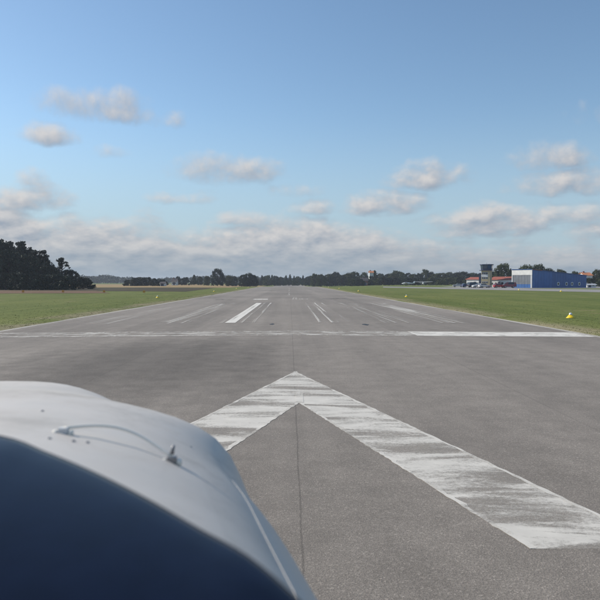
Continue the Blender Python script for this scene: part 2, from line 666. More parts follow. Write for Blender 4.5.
def ragged(p, q, n, amp):
    out = []
    for i in range(n + 1):
        w = p.lerp(q, i / n)
        out.append((w.x + random.uniform(-amp, amp) * (0 < i < n), w.y + random.uniform(-amp, amp) * (0 < i < n)))
    return out


# (a small unpainted-free tick at the inner apex, as in the photograph)
Oe = Vector((Rx, Re.y))
tip = ragged(A, Oe, 90, .011)
inn = ragged(Vector((Re.x, Re.y)), Vector((Ai.x, Ai.y)), 90, .011)
right_arm = tip + inn
poly('chevron_marking', right_arm, PM_chev, .0025)
mirr = lambda p: (2 * A.x - p[0], p[1])
Lo, Le = Vector(mirr(Oe)), Vector(mirr(Re))
left_arm = ragged(Vector((Ai.x, Ai.y)), Le, 90, .011) + ragged(Lo, A, 90, .011)
poly('chevron_marking', left_arm, PM_chev, .0025)


def rim(line, side, w0):
    # the thicker paint along a sprayed edge has worn less than the middle
    inner = []
    for i, p_ in enumerate(line):
        q_ = Vector(line[min(i + 1, len(line) - 1)]) - Vector(line[max(i - 1, 0)])
        n_ = Vector((-q_.y, q_.x)).normalized() * side * w0 * random.uniform(.5, 1.0)
        inner.append((p_[0] + n_.x, p_[1] + n_.y))
    poly('chevron_edge', list(line) + inner[::-1], PM_rim, .0045)


rim(tip, -1, .07)
rim(inn, -1, .07)
rim(left_arm[:91], -1, .07)
rim(left_arm[91:], -1, .07)
poly('fresh_paint_patch', [gp(295.3, 402), gp(303.5, 402.5), gp(303, 393.5), gp(295.6, 393)], PM_rim, .0065)

yb0, yb1 = gp(290, 335.3).y, gp(290, 331.0).y
xm = gp(412, 333.5).x
poly('threshold_bar', [(RWL + .3, yb0), (xm, yb0), (xm, yb1), (RWL + .3, yb1)], PM_bar)
poly('threshold_bar', [(xm + .003, yb0 + .02), (RWR - .3, yb0 + .02), (RWR - .3, yb1 + .02), (xm + .003, yb1 + .02)], PM_barR)
# what two lines remain of the older bar at its two edges
poly('old_bar_line', [(RWL + .3, yb0 + .02), (xm - .4, yb0 + .02), (xm - .4, yb0 + .22), (RWL + .3, yb0 + .22)], PM_line, .009)
poly('old_bar_line', [(RWL + .3, yb1 - .25), (xm - .4, yb1 - .25), (xm - .4, yb1 - .02), (RWL + .3, yb1 - .02)], PM_line, .009)
ys0, ys1 = gp(290, 322.5).y, gp(290, 302.8).y
STR = [  # worn threshold stripes: left, right, paint, start, end
    (-9.95, -8.7, PM_faint, 0, 0), (-6.5, -5.75, PM_mid, 0, 2), (-5.3, -4.95, PM_faint, 0, 0), (-3.12, -2.62, PM_bright, 0, 0), (-3.4, -3.25, PM_faint, 0, 0),
    (-2.4, -2.28, PM_line, 0, 0), (-1.83, -1.7, PM_line, 0, 0), (-6.6, -4.9, PM_faint, 1, 0), (1.38, 1.5, PM_line, 0, 0),
    (1.98, 2.12, PM_line, 0, 0), (2.22, 2.36, PM_line, 0, 0), (2.84, 2.97, PM_line, 0, 0), (4.4, 6.0, PM_faint, 0, 0), (7.3, 8.8, PM_mid, 0, 0), (7.55, 8.7, PM_mid, 1, 14)]
for i, (a, b, pm, s0, s1) in enumerate(STR):
    f = 1.03
    poly('threshold_stripe', [(a * f, ys0 + s0), (b * f, ys0 + s0), (b * f, ys1 - s1), (a * f, ys1 - s1)], pm, .005 + .0015 * i)
poly('edge_line', [(RWL + .06, -35), (RWL + .36, -35), (RWL + .36, 290), (RWL + .06, 290)], PM_edge, .006)
poly('edge_line', [(RWR - .36, -35), (RWR - .06, -35), (RWR - .06, 290), (RWR - .36, 290)], PM_edge, .006)
# remains of the runway number and of the centre line
for (x0, x1, y0, y1, pm) in [(-4.3, -2.6, 76, 79, PM_bright), (.2, 2.1, 77, 79.5, PM_mid), (-3.9, -2.4, 84, 86, PM_mid), (.4, .9, 80, 88, PM_mid),
                             (-.35, -.05, 96, 126, PM_mid), (-.35, -.05, 146, 176, PM_mid), (-.35, -.05, 196, 226, PM_mid)]:
    poly('worn_marking', [(x0, y0), (x1, y0), (x1, y1), (x0, y1)], pm, .005)
M['tar'] = mat('tar', (.028, .027, .026), .6, .3, 3)
for (px, py, rr, ry) in [(272, 324.2, .11, .5), (365.5, 324.6, .17, .55), (330, 298.6, 1.0, 3.2), (340, 298.4, 1.2, 3.0), (225, 299.6, 1.3, 3.4), (212, 297.6, 1.2, 3.0)]:
    c = gp(px, py)
    random.seed(int(px))
    pts = [(c.x + rr * math.cos(2 * PI * i / 18) * random.uniform(.7, 1.15), c.y + ry * math.sin(2 * PI * i / 18) * random.uniform(.7, 1.15)) for i in range(18)]
    o = poly('tar_patch', pts, M['tar'] if rr < .5 else None, .004)
    if rr >= .5:
        if 'rubber' not in M:
            M['rubber'] = paint_mat('rubber_smear', .30, .2, 3.0, (.06, .056, .052))
        o.data.materials.append(M['rubber'])

# ---- grass blades along the runway shoulders
def blades():
    random.seed(11)
    v, f = [], []
    def tuft(x, y, h):
        z = gz(x, y) + .008
        for _ in range(4):
            a = random.uniform(0, PI)
            w = random.uniform(.012, .03)
            ox, oy = random.gauss(0, .05), random.gauss(0, .05)
            lx, ly = random.gauss(0, h * .5), random.gauss(0, h * .5)
            b = len(v)
            v.extend([(x + ox - w * math.cos(a), y + oy - w * math.sin(a), z), (x + ox + w * math.cos(a), y + oy + w * math.sin(a), z),
                      (x + ox + lx, y + oy + ly, z + h * random.uniform(.6, 1.2))])
            f.append((b, b + 1, b + 2))
    for _ in range(12000):
        s = random.choice((-1, 1))
        y = 24 + 120 * random.random() ** 1.5
        off = random.expovariate(1 / 6.0)
        x = (RWR + .03 + off) if s > 0 else (RWL - .03 - off)
        tuft(x, y, random.uniform(.012, .03) * (1.8 if random.random() < .08 else 1))
    o = mesh_obj('grass_tufts', v, f, M['blade'])
    o['kind'] = 'stuff'
    tag(o, 'short mown grass blades along both runway shoulders', 'grass')


blades()

# ------------------------------------------------------------------ trees
def leaf_quad(v, f, c, s, rnd):
    n = Vector((rnd.gauss(0, 1), rnd.gauss(0, 1), rnd.gauss(0, 1))).normalized()
    a = n.orthogonal().normalized()
    b = n.cross(a)
    an = rnd.uniform(0, PI)
    a, b = a * math.cos(an) + b * math.sin(an), b * math.cos(an) - a * math.sin(an)
    i = len(v)
    v.extend([c - a * s, c - b * s * .55, c + a * s, c + b * s * .55])
    f.append((i, i + 1, i + 2, i + 3))


def tree_mesh(kind, seed, nleaf):
    """unit-height tree: trunk mesh with limbs, crown mesh of small leaf faces in clumps"""
    rnd = random.Random(seed)
    tv, tf = [], []

    def limb(p, q, r0, r1):
        d = (q - p).normalized()
        a = d.orthogonal().normalized()
        b = d.cross(a)
        i = len(tv)
        for (c, r) in ((p, r0), (q, r1)):
            for j in range(6):
                tv.append(c + (a * math.cos(j * PI / 3) + b * math.sin(j * PI / 3)) * r)
        for j in range(6):
            tf.append((i + j, i + (j + 1) % 6, i + 6 + (j + 1) % 6, i + 6 + j))
    lv, lf = [], []
    clumps = []
    if kind == 'round':
        limb(Vector((0, 0, -.02)), Vector((.01, 0, .35)), .03, .02)
        limb(Vector((.01, 0, .35)), Vector((0, .01, .8)), .02, .006)
        for q_ in range(56):
            th = q_ * 2.399 + rnd.uniform(-.5, .5)
            z = .06 + .89 * (q_ + rnd.random()) / 56
            prof = math.sin(PI * min(1, max(0, (z + .12) / 1.12)) ** .95) ** .55
            rr = .42 * prof * rnd.uniform(.45, 1.02) ** .8
            c = Vector((rr * math.cos(th), rr * math.sin(th), z))
            clumps.append((c, rnd.uniform(.07, .14)))
            limb(Vector((0, 0, max(.1, z * .55))), c, .010, .003)
    elif kind == 'pine':
        limb(Vector((0, 0, -.02)), Vector((.005, .01, .5)), .022, .014)
        limb(Vector((.005, .01, .5)), Vector((0, 0, .985)), .014, .003)
        for k in range(60):
            z = .1 + .88 * (k / 60) ** .9
            th = k * 2.4 + rnd.uniform(-.4, .4)
            R0 = .25 * (1.04 - z) ** .75 * rnd.uniform(.55, 1.2)
            for w in (.45, .95):
                c = Vector((R0 * w * math.cos(th), R0 * w * math.sin(th), z - .04 * w + rnd.uniform(-.01, .01)))
                clumps.append((c, .05 * (1.25 - z) + .012))
            limb(Vector((0, 0, z)), c, .006, .002)
        clumps.append((Vector((0, 0, .97)), .02))
    elif kind == 'open':     # thin, ragged, sky shows through
        limb(Vector((0, 0, -.02)), Vector((.02, 0, .45)), .022, .014)
        limb(Vector((.02, 0, .45)), Vector((-.01, .02, .95)), .014, .003)
        for k in range(38):
            z = rnd.uniform(.2, .98)
            th = rnd.uniform(0, 2 * PI)
            rr = .26 * (1.1 - z) ** .5 * rnd.uniform(.3, 1.1)
            c = Vector((rr * math.cos(th), rr * math.sin(th), z))
            clumps.append((c, rnd.uniform(.025, .07)))
            limb(Vector((0, 0, z * .8)), c, .007, .002)
    else:                    # bush
        for k in range(5):
            th = k * 1.3
            limb(Vector((0, 0, -.02)), Vector((.3 * math.cos(th), .3 * math.sin(th), .6)), .03, .01)
        for _ in range(40):
            th = rnd.uniform(0, 2 * PI)
            z = rnd.uniform(.05, .92)
            rr = .62 * math.sqrt(max(.02, 1 - z * z)) * rnd.uniform(.3, 1.05)
            clumps.append((Vector((rr * math.cos(th), rr * math.sin(th), z)), rnd.uniform(.10, .18)))
    tot = sum(r * r for _, r in clumps)
    ls = {'round': .030, 'pine': .022, 'open': .018, 'bush': .055}[kind]
    for c, r in clumps:
        for _ in range(max(12, int(nleaf * r * r / tot))):
            p = Vector((rnd.gauss(0, 1), rnd.gauss(0, 1), rnd.gauss(0, .75)))
            p = p.normalized() * r * rnd.random() ** .45
            q = c + p
            if q.z > .01:
                leaf_quad(lv, lf, q, ls * rnd.uniform(.7, 1.4), rnd)
    tm = bpy.data.meshes.new('trunk')
    tm.from_pydata([tuple(p) for p in tv], [], tf)
    cm = bpy.data.meshes.new('crown')
    cm.from_pydata([tuple(p) for p in lv], [], lf)
    tm.materials.append(M['bark'])
    return tm, cm


PROTO = {}
for kind, num, nl in (('round', 4, 4200), ('pine', 3, 4200), ('open', 2, 2200), ('bush', 3, 2600)):
    for s_ in range(num):
        PROTO[kind, s_] = tree_mesh(kind, 31 * s_ + len(kind), nl)
CROWNS = {}
NAMES = {'round': 'broadleaf_tree', 'pine': 'conifer_tree', 'open': 'sparse_tree', 'bush': 'bush'}


def tree(kind, s_, x, y, h, wide, leaf, label, group=None, rnd=random):
    tm, cm = PROTO[kind, s_]
    key = (kind, s_, leaf)
    if key not in CROWNS:
        c2 = cm.copy()
        c2.materials.append(M[leaf])
        CROWNS[key] = c2
    t = thing(NAMES[kind], label, 'bush' if kind == 'bush' else 'tree', (x, y, gz(x, y)), rnd.uniform(0, 6.28), group)
    t.scale = (h * wide, h * wide, h)
    link('trunk' if kind != 'bush' else 'stem', tm, None, t)
    link('crown' if kind != 'bush' else 'foliage', CROWNS[key], None, t)
    return t


ORD = ['first', 'second', 'third', 'fourth', 'fifth', 'sixth', 'seventh', 'eighth', 'ninth', 'tenth', 'eleventh', 'twelfth', 'thirteenth', 'fourteenth', 'fifteenth',
       'sixteenth', 'seventeenth', 'eighteenth', 'nineteenth', 'twentieth', 'twenty-first', 'twenty-second', 'twenty-third', 'twenty-fourth', 'twenty-fifth',
       'twenty-sixth', 'twenty-seventh', 'twenty-eighth', 'twenty-ninth', 'thirtieth', 'thirty-first', 'thirty-second', 'thirty-third', 'thirty-fourth', 'thirty-fifth',
       'thirty-sixth', 'thirty-seventh', 'thirty-eighth', 'thirty-ninth', 'fortieth']
rt = random.Random(77)


def tree_row(spec, dist, label, group, leafs):
    """spec: (column, row of the top, kind, width factor); labels count the row from the left"""
    for i, (px, py, kind, wide) in enumerate(sorted(spec)):
        d = dist * rt.uniform(.96, 1.04)
        p = ad(px, d)
        h = hz_at(py, d) - gz(p.x, p.y)
        s_ = rt.randrange({'round': 4, 'pine': 3, 'open': 2, 'bush': 3}[kind])
        tree(kind, s_, p.x, p.y, h, wide * rt.uniform(.9, 1.3), rt.choice(leafs), label % ORD[i], group, rt)


# the wood at the left edge, front row and the taller trees behind it
tree_row([(-22, 243, 'pine', 1.2), (-8, 240, 'round', .8), (3, 239.5, 'pine', 1.2), (13, 239.5, 'open', 1.2), (22, 241, 'pine', 1.1), (31, 247, 'pine', 1.2), (39, 248.5, 'open', 1.1),
          (45, 254, 'pine', 1.3), (51, 266, 'round', .9)], 186,
         'tall dark tree, %s from the left along the crest of the left wood', 'tall trees of the left wood', ['leaf_dark', 'leaf_pine'])
tree_row([(-16, 252, 'round', .9), (-4, 254, 'round', .9), (8, 252, 'round', .9), (18, 254, 'round', .9), (27, 256, 'round', .9), (36, 259, 'round', .95), (43, 263, 'round', 1)], 178,
         'dark leafy tree, %s from the left in the front row of the left wood', 'front trees of the left wood', ['leaf_dark'])
tree_row([(-12, 246, 'round', .9), (1, 246, 'round', .9), (15, 247, 'round', .9), (26, 250, 'round', .9), (35, 254, 'round', .9)], 198,
         'dark tree, %s from the left, deep inside the left wood', 'inner trees of the left wood', ['leaf_dark'])
tree_row([(-6, 273, 'bush', .9), (6, 274, 'bush', .9), (17, 273, 'bush', .9), (28, 274, 'bush', .9), (38, 274, 'bush', .9), (47, 275, 'bush', .9), (56, 275, 'bush', 1.0), (66, 276, 'bush', 1.0)], 170,
         'dark bush, %s from the left along the foot of the left wood', 'bushes at the foot of the left wood', ['leaf_dark'])
p = ad(62, 184)
tree('open', 1, p.x, p.y, hz_at(257.5, 184), 1.3, 'leaf_dark', 'thin ragged tree standing apart at the right end of the left wood', rnd=rt)
p = ad(72, 184)
tree('round', 1, p.x, p.y, hz_at(270, 184), 1.0, 'leaf_dark', 'short round tree at the right tip of the left wood', rnd=rt)
p = ad(83, 190)
tree('bush', 1, p.x, p.y, hz_at(277.5, 190), 1.6, 'leaf_dark', 'low spreading bush ending the left wood beside the stubble field', rnd=rt)

# hedges and trees left of the runway
tree_row([(128, 280, 'bush', 1.3), (134, 278, 'bush', 1.2), (141, 277.5, 'bush', 1.3), (148, 277.5, 'bush', 1.2), (155, 278.5, 'bush', 1.2), (162, 279.5, 'bush', 1.3)], 330,
         'dark bush, %s from the left in the hedge right of the stubble field', 'hedge beside the stubble field', ['leaf_dark'])
tree_row([(178, 276.5, 'round', .8), (186, 277.5, 'bush', 1.0), (194, 274.5, 'pine', 1.3), (200, 276.5, 'round', 1.0), (207, 276, 'round', 1.0), (229, 276, 'round', 1.1), (234, 276.5, 'round', 1.0)], 430,
         'small dark tree, %s from the left between the farm and the runway', 'trees left of the runway', ['leaf_dark', 'leaf_mid'])
p = ad(217.5, 400)
tree('round', 2, p.x, p.y, hz_at(269, 400) - gz(p.x, p.y), .98, 'leaf_dark', 'big round tree rising above the far trees left of the runway', rnd=rt)
for i, (px, py) in enumerate([(243, 274.8), (248.5, 273.3), (253, 274.8)]):
    p = ad(px, 395)
    tree('round', i, p.x, p.y, hz_at(py, 395) - gz(p.x, p.y), 1.05, 'leaf_dark',
         ['left tree of the dark rounded clump beside the runway end', 'middle and tallest tree of the dark rounded clump beside the runway end',
          'right tree of the dark rounded clump beside the runway end'][i], rnd=rt)
# beyond the runway end
tree_row([(x, y, k_, 1.0) for x, y, k_ in [(258, 276, 'pine'), (262, 275, 'pine'), (267, 275.5, 'round'), (272, 274.5, 'pine'), (276, 276, 'round'), (281, 277, 'round'), (286, 275, 'pine'),
                                          (290, 274, 'pine'), (294, 275.5, 'pine'), (298, 276.5, 'round'), (303, 275, 'pine'), (308, 276.5, 'round'), (312, 276, 'round')]], 560,
         'distant tree, %s from the left in the line beyond the runway end', 'trees beyond the runway end', ['leaf_dark', 'leaf_mid'])
# the long line on the right, behind the parked aeroplanes
tree_row([(x, y, k_, w) for x, y, k_, w in [
    (315, 273.8, 'round', 1.0), (321, 274.3, 'round', 1), (329, 274, 'round', 1), (335.5, 272, 'round', 1.1), (342, 275, 'round', 1), (348.5, 273, 'round', 1.1), (355, 272, 'round', 1.1),
    (364, 272.5, 'round', .9), (374.5, 270, 'pine', 1.6), (380, 273.5, 'round', 1.1), (387, 274, 'round', 1.1), (392.5, 273.5, 'round', 1), (397.5, 271, 'round', 1),
    (403, 273, 'round', 1), (408, 273, 'round', 1), (414, 274, 'round', 1.1), (419.5, 273.5, 'round', 1), (425.5, 269.5, 'round', .9), (430.5, 272, 'round', 1), (436, 273.5, 'round', 1.1),
    (442, 273, 'round', 1.1), (449, 272.2, 'round', 1.1), (456, 272.5, 'round', 1.1), (464, 271.8, 'round', 1.1), (471, 273, 'round', 1.1), (477, 273.5, 'round', 1.1)]], 470,
         'mid green tree, %s from the left in the line right of the runway', 'tree line right of the runway', ['leaf_dark', 'leaf_mid', 'leaf_mid'])
tree_row([(352 + 6.4 * i + rt.uniform(-1.5, 1.5), 278.4 + rt.uniform(-1, .8), 'bush', 1.2) for i in range(20)], 425,
         'low bush, %s from the left at the foot of the right tree line', 'bushes below the right tree line', ['leaf_mid', 'leaf_dark'])
p = ad(371.5, 432)
tree('bush', 1, p.x, p.y, hz_at(276.3, 432) - gz(p.x, p.y), .8, 'leaf_dark', 'tall bush hiding the foot of the pale house with orange-red roof', rnd=rt)
# around the buildings
for (px, py, d, kind, s_, w, lf_, lab) in [
    (502.5, 263.8, 300, 'round', 2, .92, 'leaf_mid', 'big round tree between the control tower and the blue hangar'),
    (510.5, 268.2, 300, 'pine', 1, 1.1, 'leaf_dark', 'narrow dark conifer just left of the blue hangar'),
    (494, 272, 330, 'bush', 0, 1.1, 'leaf_dark', 'dark bush behind the red roof, right of the tower'),
    (526.5, 265.3, 320, 'round', 1, 1.1, 'leaf_mid', 'left of two round trees showing above the hangar roof'),
    (538.5, 264.6, 320, 'round', 3, 1.0, 'leaf_mid', 'right of two round trees showing above the hangar roof'),
    (548, 268.5, 325, 'round', 0, 1.1, 'leaf_dark', 'tree just showing above the middle of the hangar roof'),
    (561, 269.6, 320, 'round', 2, .9, 'leaf_mid', 'tree above the hangar roof over its round windows'),
    (575.5, 271.5, 320, 'round', 1, 1.0, 'leaf_mid', 'tree above the far right end of the hangar roof'),
    (583, 272.8, 330, 'bush', 2, 1.0, 'leaf_dark', 'dark bush behind the right end of the hangar'),
    (596.5, 269.5, 300, 'round', 0, .85, 'leaf_mid', 'tall tree at the right edge beside the orange roof'),
    (604, 271.5, 300, 'round', 3, 1.0, 'leaf_mid', 'tree cut by the right edge of the view'),
    (590, 278, 285, 'bush', 0, 1.2, 'leaf_dark', 'low bush right of the hangar in front of the orange roof'),
    (599, 278.5, 280, 'bush', 1, 1.2, 'leaf_mid', 'low bush behind the white shed near the right edge')]:
    p = ad(px, d)
    tree(kind, s_, p.x, p.y, hz_at(py, d) - gz(p.x, p.y), w, lf_, lab, rnd=rt)


# the far wood along the horizon: one mass nobody could count
def far_wood():
    rnd = random.Random(3)
    v, f = [], []
    for k_ in range(2200):
        px = rnd.uniform(-120, 730)
        d = rnd.uniform(900, 1150)
        p = ad(px, d)
        top = 277.2 + 1.3 * math.sin(px * .05) + .8 * math.sin(px * .21 + 1) + rnd.uniform(-.6, 1.0)
        if 75 < px < 132:
            top -= .6
        h = hz_at(top, d) - gz(p.x, p.y)
        r = h * rnd.uniform(.35, .6)
        for _ in range(34):
            q = Vector((rnd.gauss(0, 1), rnd.gauss(0, 1), rnd.gauss(0, 1))).normalized() * rnd.random() ** .4
            c = Vector((p.x + q.x * r, p.y + q.y * r, gz(p.x, p.y) + h * .5 + q.z * h * .5))
            leaf_quad(v, f, c, rnd.uniform(1.0, 2.0), rnd)
    o = mesh_obj('distant_wood', v, f, M['leaf_dark'])
    o['kind'] = 'stuff'
    tag(o, 'low dark far-off wood along the whole horizon', 'wood')


far_wood()

# ------------------------------------------------------------------ buildings
M['blue_clad'] = mat('blue_cladding', (.036, .125, .34), .5, .10, .6)
M['blue_dark'] = mat('blue_cladding_darker', (.030, .105, .29), .5, .10, .6)
M['white_wall'] = mat('white_render', (.66, .66, .63), .8, .08, .8)
M['pale_steel'] = mat('pale_steel', (.52, .53, .54), .5, .08, 1.0)
M['door_grey'] = mat('grey_door_panel', (.17, .185, .205), .5, .12, .7)
M['red_roof'] = mat('red_roof_tile', (.30, .085, .055), .8, .2, 2.0)
M['orange_roof'] = mat('orange_roof_tile', (.50, .19, .08), .8, .2, 2.0)
M['dark_roof'] = mat('dark_roof', (.06, .05, .05), .8, .2, 2.0)
M['glass'] = mat('dark_glass', (.018, .024, .032), .08, spec=.8)
M['cab_glass'] = mat('cab_glass', (.035, .06, .085), .08, spec=.8)
M['yellow_wall'] = mat('cream_yellow_wall', (.46, .38, .22), .8, .1, 1.0)
M['navy'] = mat('navy_trim', (.022, .035, .075), .5, .1, 1.0)
M['red_trim'] = mat('red_brown_trim', (.20, .06, .05), .6)
M['frame_white'] = mat('white_frame', (.70, .70, .68), .5)
M['black_rubber'] = mat('black_rubber', (.018, .018, .018), .8)
M['metal'] = mat('bare_metal', (.5, .5, .5), .35, metal=.9)


def wallbox(parent, name, A_, B_, u0, u1, z0, z1, t0, t1, m, bevel=0.0):
    """box on the wall running A_->B_: u along the wall in metres, t outward"""
    d = (B_ - A_).normalized()
    n = Vector((d.y, -d.x))
    pts = []
    for z in (z0, z1):
        for (u, t_) in ((u0, t1), (u1, t1), (u1, t0), (u0, t0)):
            q = A_ + d * u + n * t_
            pts.append((q.x, q.y, z))
    f = ((3, 2, 1, 0), (4, 5, 6, 7), (0, 1, 5, 4), (1, 2, 6, 5), (2, 3, 7, 6), (3, 0, 4, 7))
    return mesh_obj(name, pts, f, m, parent)


# ---- the blue hangar
def hangar():
    B = ad(532.3, 218)
    Cc = ad(586.3, 233)
    d = (Cc - B).normalized()
    perp = Vector((-d.y, d.x))
    w = 8.4
    A_ = B + perp * w
    D = Cc + perp * w
    z0 = 0.03
    hB, hC = hz_at(269.6, 218), hz_at(275.6, 233)
    hA = hB + .15
    t = thing('hangar', 'long blue metal hangar with white door front and four round-framed windows', 'hangar', (B.x, B.y, z0))
    L = (Cc - B).length
    o0 = Vector((B.x, B.y, z0))

    def loc(p, z):
        return (p.x - B.x, p.y - B.y, z - z0)
    # shell behind the cladding
    v = [loc(B, z0), loc(Cc, z0), loc(D, z0), loc(A_, z0), loc(B, hB), loc(Cc, hC), loc(D, hC), loc(A_, hA)]
    mesh_obj('wall', v, [(3, 2, 1, 0), (0, 1, 5, 4), (1, 2, 6, 5), (2, 3, 7, 6), (3, 0, 4, 7)], M['blue_dark'], t)
    # vertical cladding panels on the long side
    n = 20
    nrm = Vector((d.y, -d.x))
    for i in range(n):
        u0, u1 = L * i / n + .02, L * (i + 1) / n - .02
        h0, h1 = hB + (hC - hB) * u0 / L - .12, hB + (hC - hB) * u1 / L - .12
        pts = []
        for (u, hh) in ((u0, h0), (u1, h1)):
            for t_ in (.002, .07):
                for z in (z0, hh):
                    q = B + d * u + nrm * t_
                    pts.append(loc(q, z))
        # order: u0t0z0,u0t0z1,u0t1z0,u0t1z1,u1...
        f = [(2, 3, 7, 6), (0, 1, 3, 2), (4, 6, 7, 5), (1, 5, 7, 3)]
        mesh_obj('cladding_panel', pts, f, M['blue_clad'] if i < 7 else M['blue_dark'], t)  # panels further along the wall take the darker blue
    # roof sheet with overhang and trim
    ov = .25
    P0, P1, P2, P3 = B - d * ov + nrm * ov, Cc + d * ov + nrm * ov, D + d * ov - nrm * ov, A_ - d * ov - nrm * ov
    v = [loc(P0, hB + .02), loc(P1, hC + .02), loc(P2, hC + .02), loc(P3, hA + .02), loc(P0, hB + .16), loc(P1, hC + .16), loc(P2, hC + .16), loc(P3, hA + .16)]
    roof = mesh_obj('roof', v, [(3, 2, 1, 0), (4, 5, 6, 7), (0, 1, 5, 4), (1, 2, 6, 5), (2, 3, 7, 6), (3, 0, 4, 7)], M['blue_dark'], t)
    v = [loc(P0 + nrm * .03, hB - .02), loc(P0 + nrm * .03 + d * 5, hB - .02 + (hC - hB) * 5 / L), loc(P0 + nrm * .03 + d * 5, hB + .2 + (hC - hB) * 5 / L), loc(P0 + nrm * .03, hB + .2)]
    v += [(x - nrm.x * .02, y - nrm.y * .02, z) for x, y, z in v]
    mesh_obj('fascia', v, [(0, 1, 2, 3), (7, 6, 5, 4), (0, 3, 7, 4), (1, 5, 6, 2), (3, 2, 6, 7), (0, 4, 5, 1)], M['red_trim'], roof)
    # windows
    Ln = Cc - B
    for px in (558, 566.2, 571.8, 579):
        # solve for the place along the wall in that column
        best = min((abs(math.atan2((B + Ln * k_ / 400).x, (B + Ln * k_ / 400).y) - math.atan2(ad(px, 100).x, ad(px, 100).y)), k_) for k_ in range(401))[1]
        u = L * best / 400
        q = B + d * u
        zc = hz_at(283.9, q.y)
        ang = math.atan2(d.y, d.x)
        r = .62
        ring = bmesh.new()
        for ro, ri, t0, t1 in ((r, r * .66, .07, .16),):
            N_ = 20
            vs = []
            for i in range(N_):
                a = 2 * PI * i / N_
                ca, sa = math.cos(a), math.sin(a)
                # rounded square outline
                k_ = (abs(ca) ** 5 + abs(sa) ** 5) ** (-1 / 5)
                for (rr, tt) in ((ro, t0), (ro, t1), (ri, t1), (ri, t0)):
                    pt = q + d * (ca * k_ * rr) + nrm * tt
                    vs.append(ring.verts.new(loc(pt, zc + sa * k_ * rr)))
            for i in range(N_):
                for e in range(4):
                    a0, a1 = i * 4 + e, i * 4 + (e + 1) % 4
                    b0, b1 = ((i + 1) % N_) * 4 + e, ((i + 1) % N_) * 4 + (e + 1) % 4
                    ring.faces.new((vs[a0], vs[b0], vs[b1], vs[a1]))
        win = bm_obj('window', ring, M['frame_white'], t)
        pn = []
        for i in range(20):
            a = 2 * PI * i / 20
            ca, sa = math.cos(a), math.sin(a)
            k_ = (abs(ca) ** 5 + abs(sa) ** 5) ** (-1 / 5)
            pt = q + d * (ca * k_ * r * .67) + nrm * .10
            pn.append(loc(pt, zc + sa * k_ * r * .67))
        mesh_obj('pane', pn, [tuple(range(20))], M['glass'], win)
    # front: white fascia, posts, grey door panels, blue foot panel
    a2, b2 = A_ - B, Vector((0, 0))
    wf = w
    def fb(name, u0, u1, za, zb, t0, t1, m, par=t):
        return wallbox(par, name, a2, b2, u0, u1, za - z0, zb - z0, t0, t1, m)
    zt = hB - .1
    zd = hz_at(275.0, 220)
    zl = hz_at(284.2, 220)
    fb('white_panel', 0, wf, zd + .02, zt, .002, .16, M['white_wall'])
    fb('door_post', 0, .45, z0, zd, .002, .2, M['pale_steel'])
    fb('door_post', wf - .55, wf, z0, zd, .002, .2, M['pale_steel'])
    nd = 6
    span = wf - 1.0
    door = fb('door', .45, wf - .55, z0, zd, .002, .05, M['door_grey'])
    rows = 7
    for i in range(nd):
        for j in range(rows):
            za = zl + (zd - zl) * j / rows
            zb = zl + (zd - zl) * (j + 1) / rows
            fb('door_panel', .45 + span * i / nd + .03, .45 + span * (i + 1) / nd - .03, za + .025, zb - .025, .052, .085, M['door_grey'], door)
    for i in range(nd):
        fb('lower_panel', .45 + span * i / nd + .03, .45 + span * (i + 1) / nd - .03, z0, zl - .02, .052, .10, M['blue_clad'], door)
    return t


hangar()


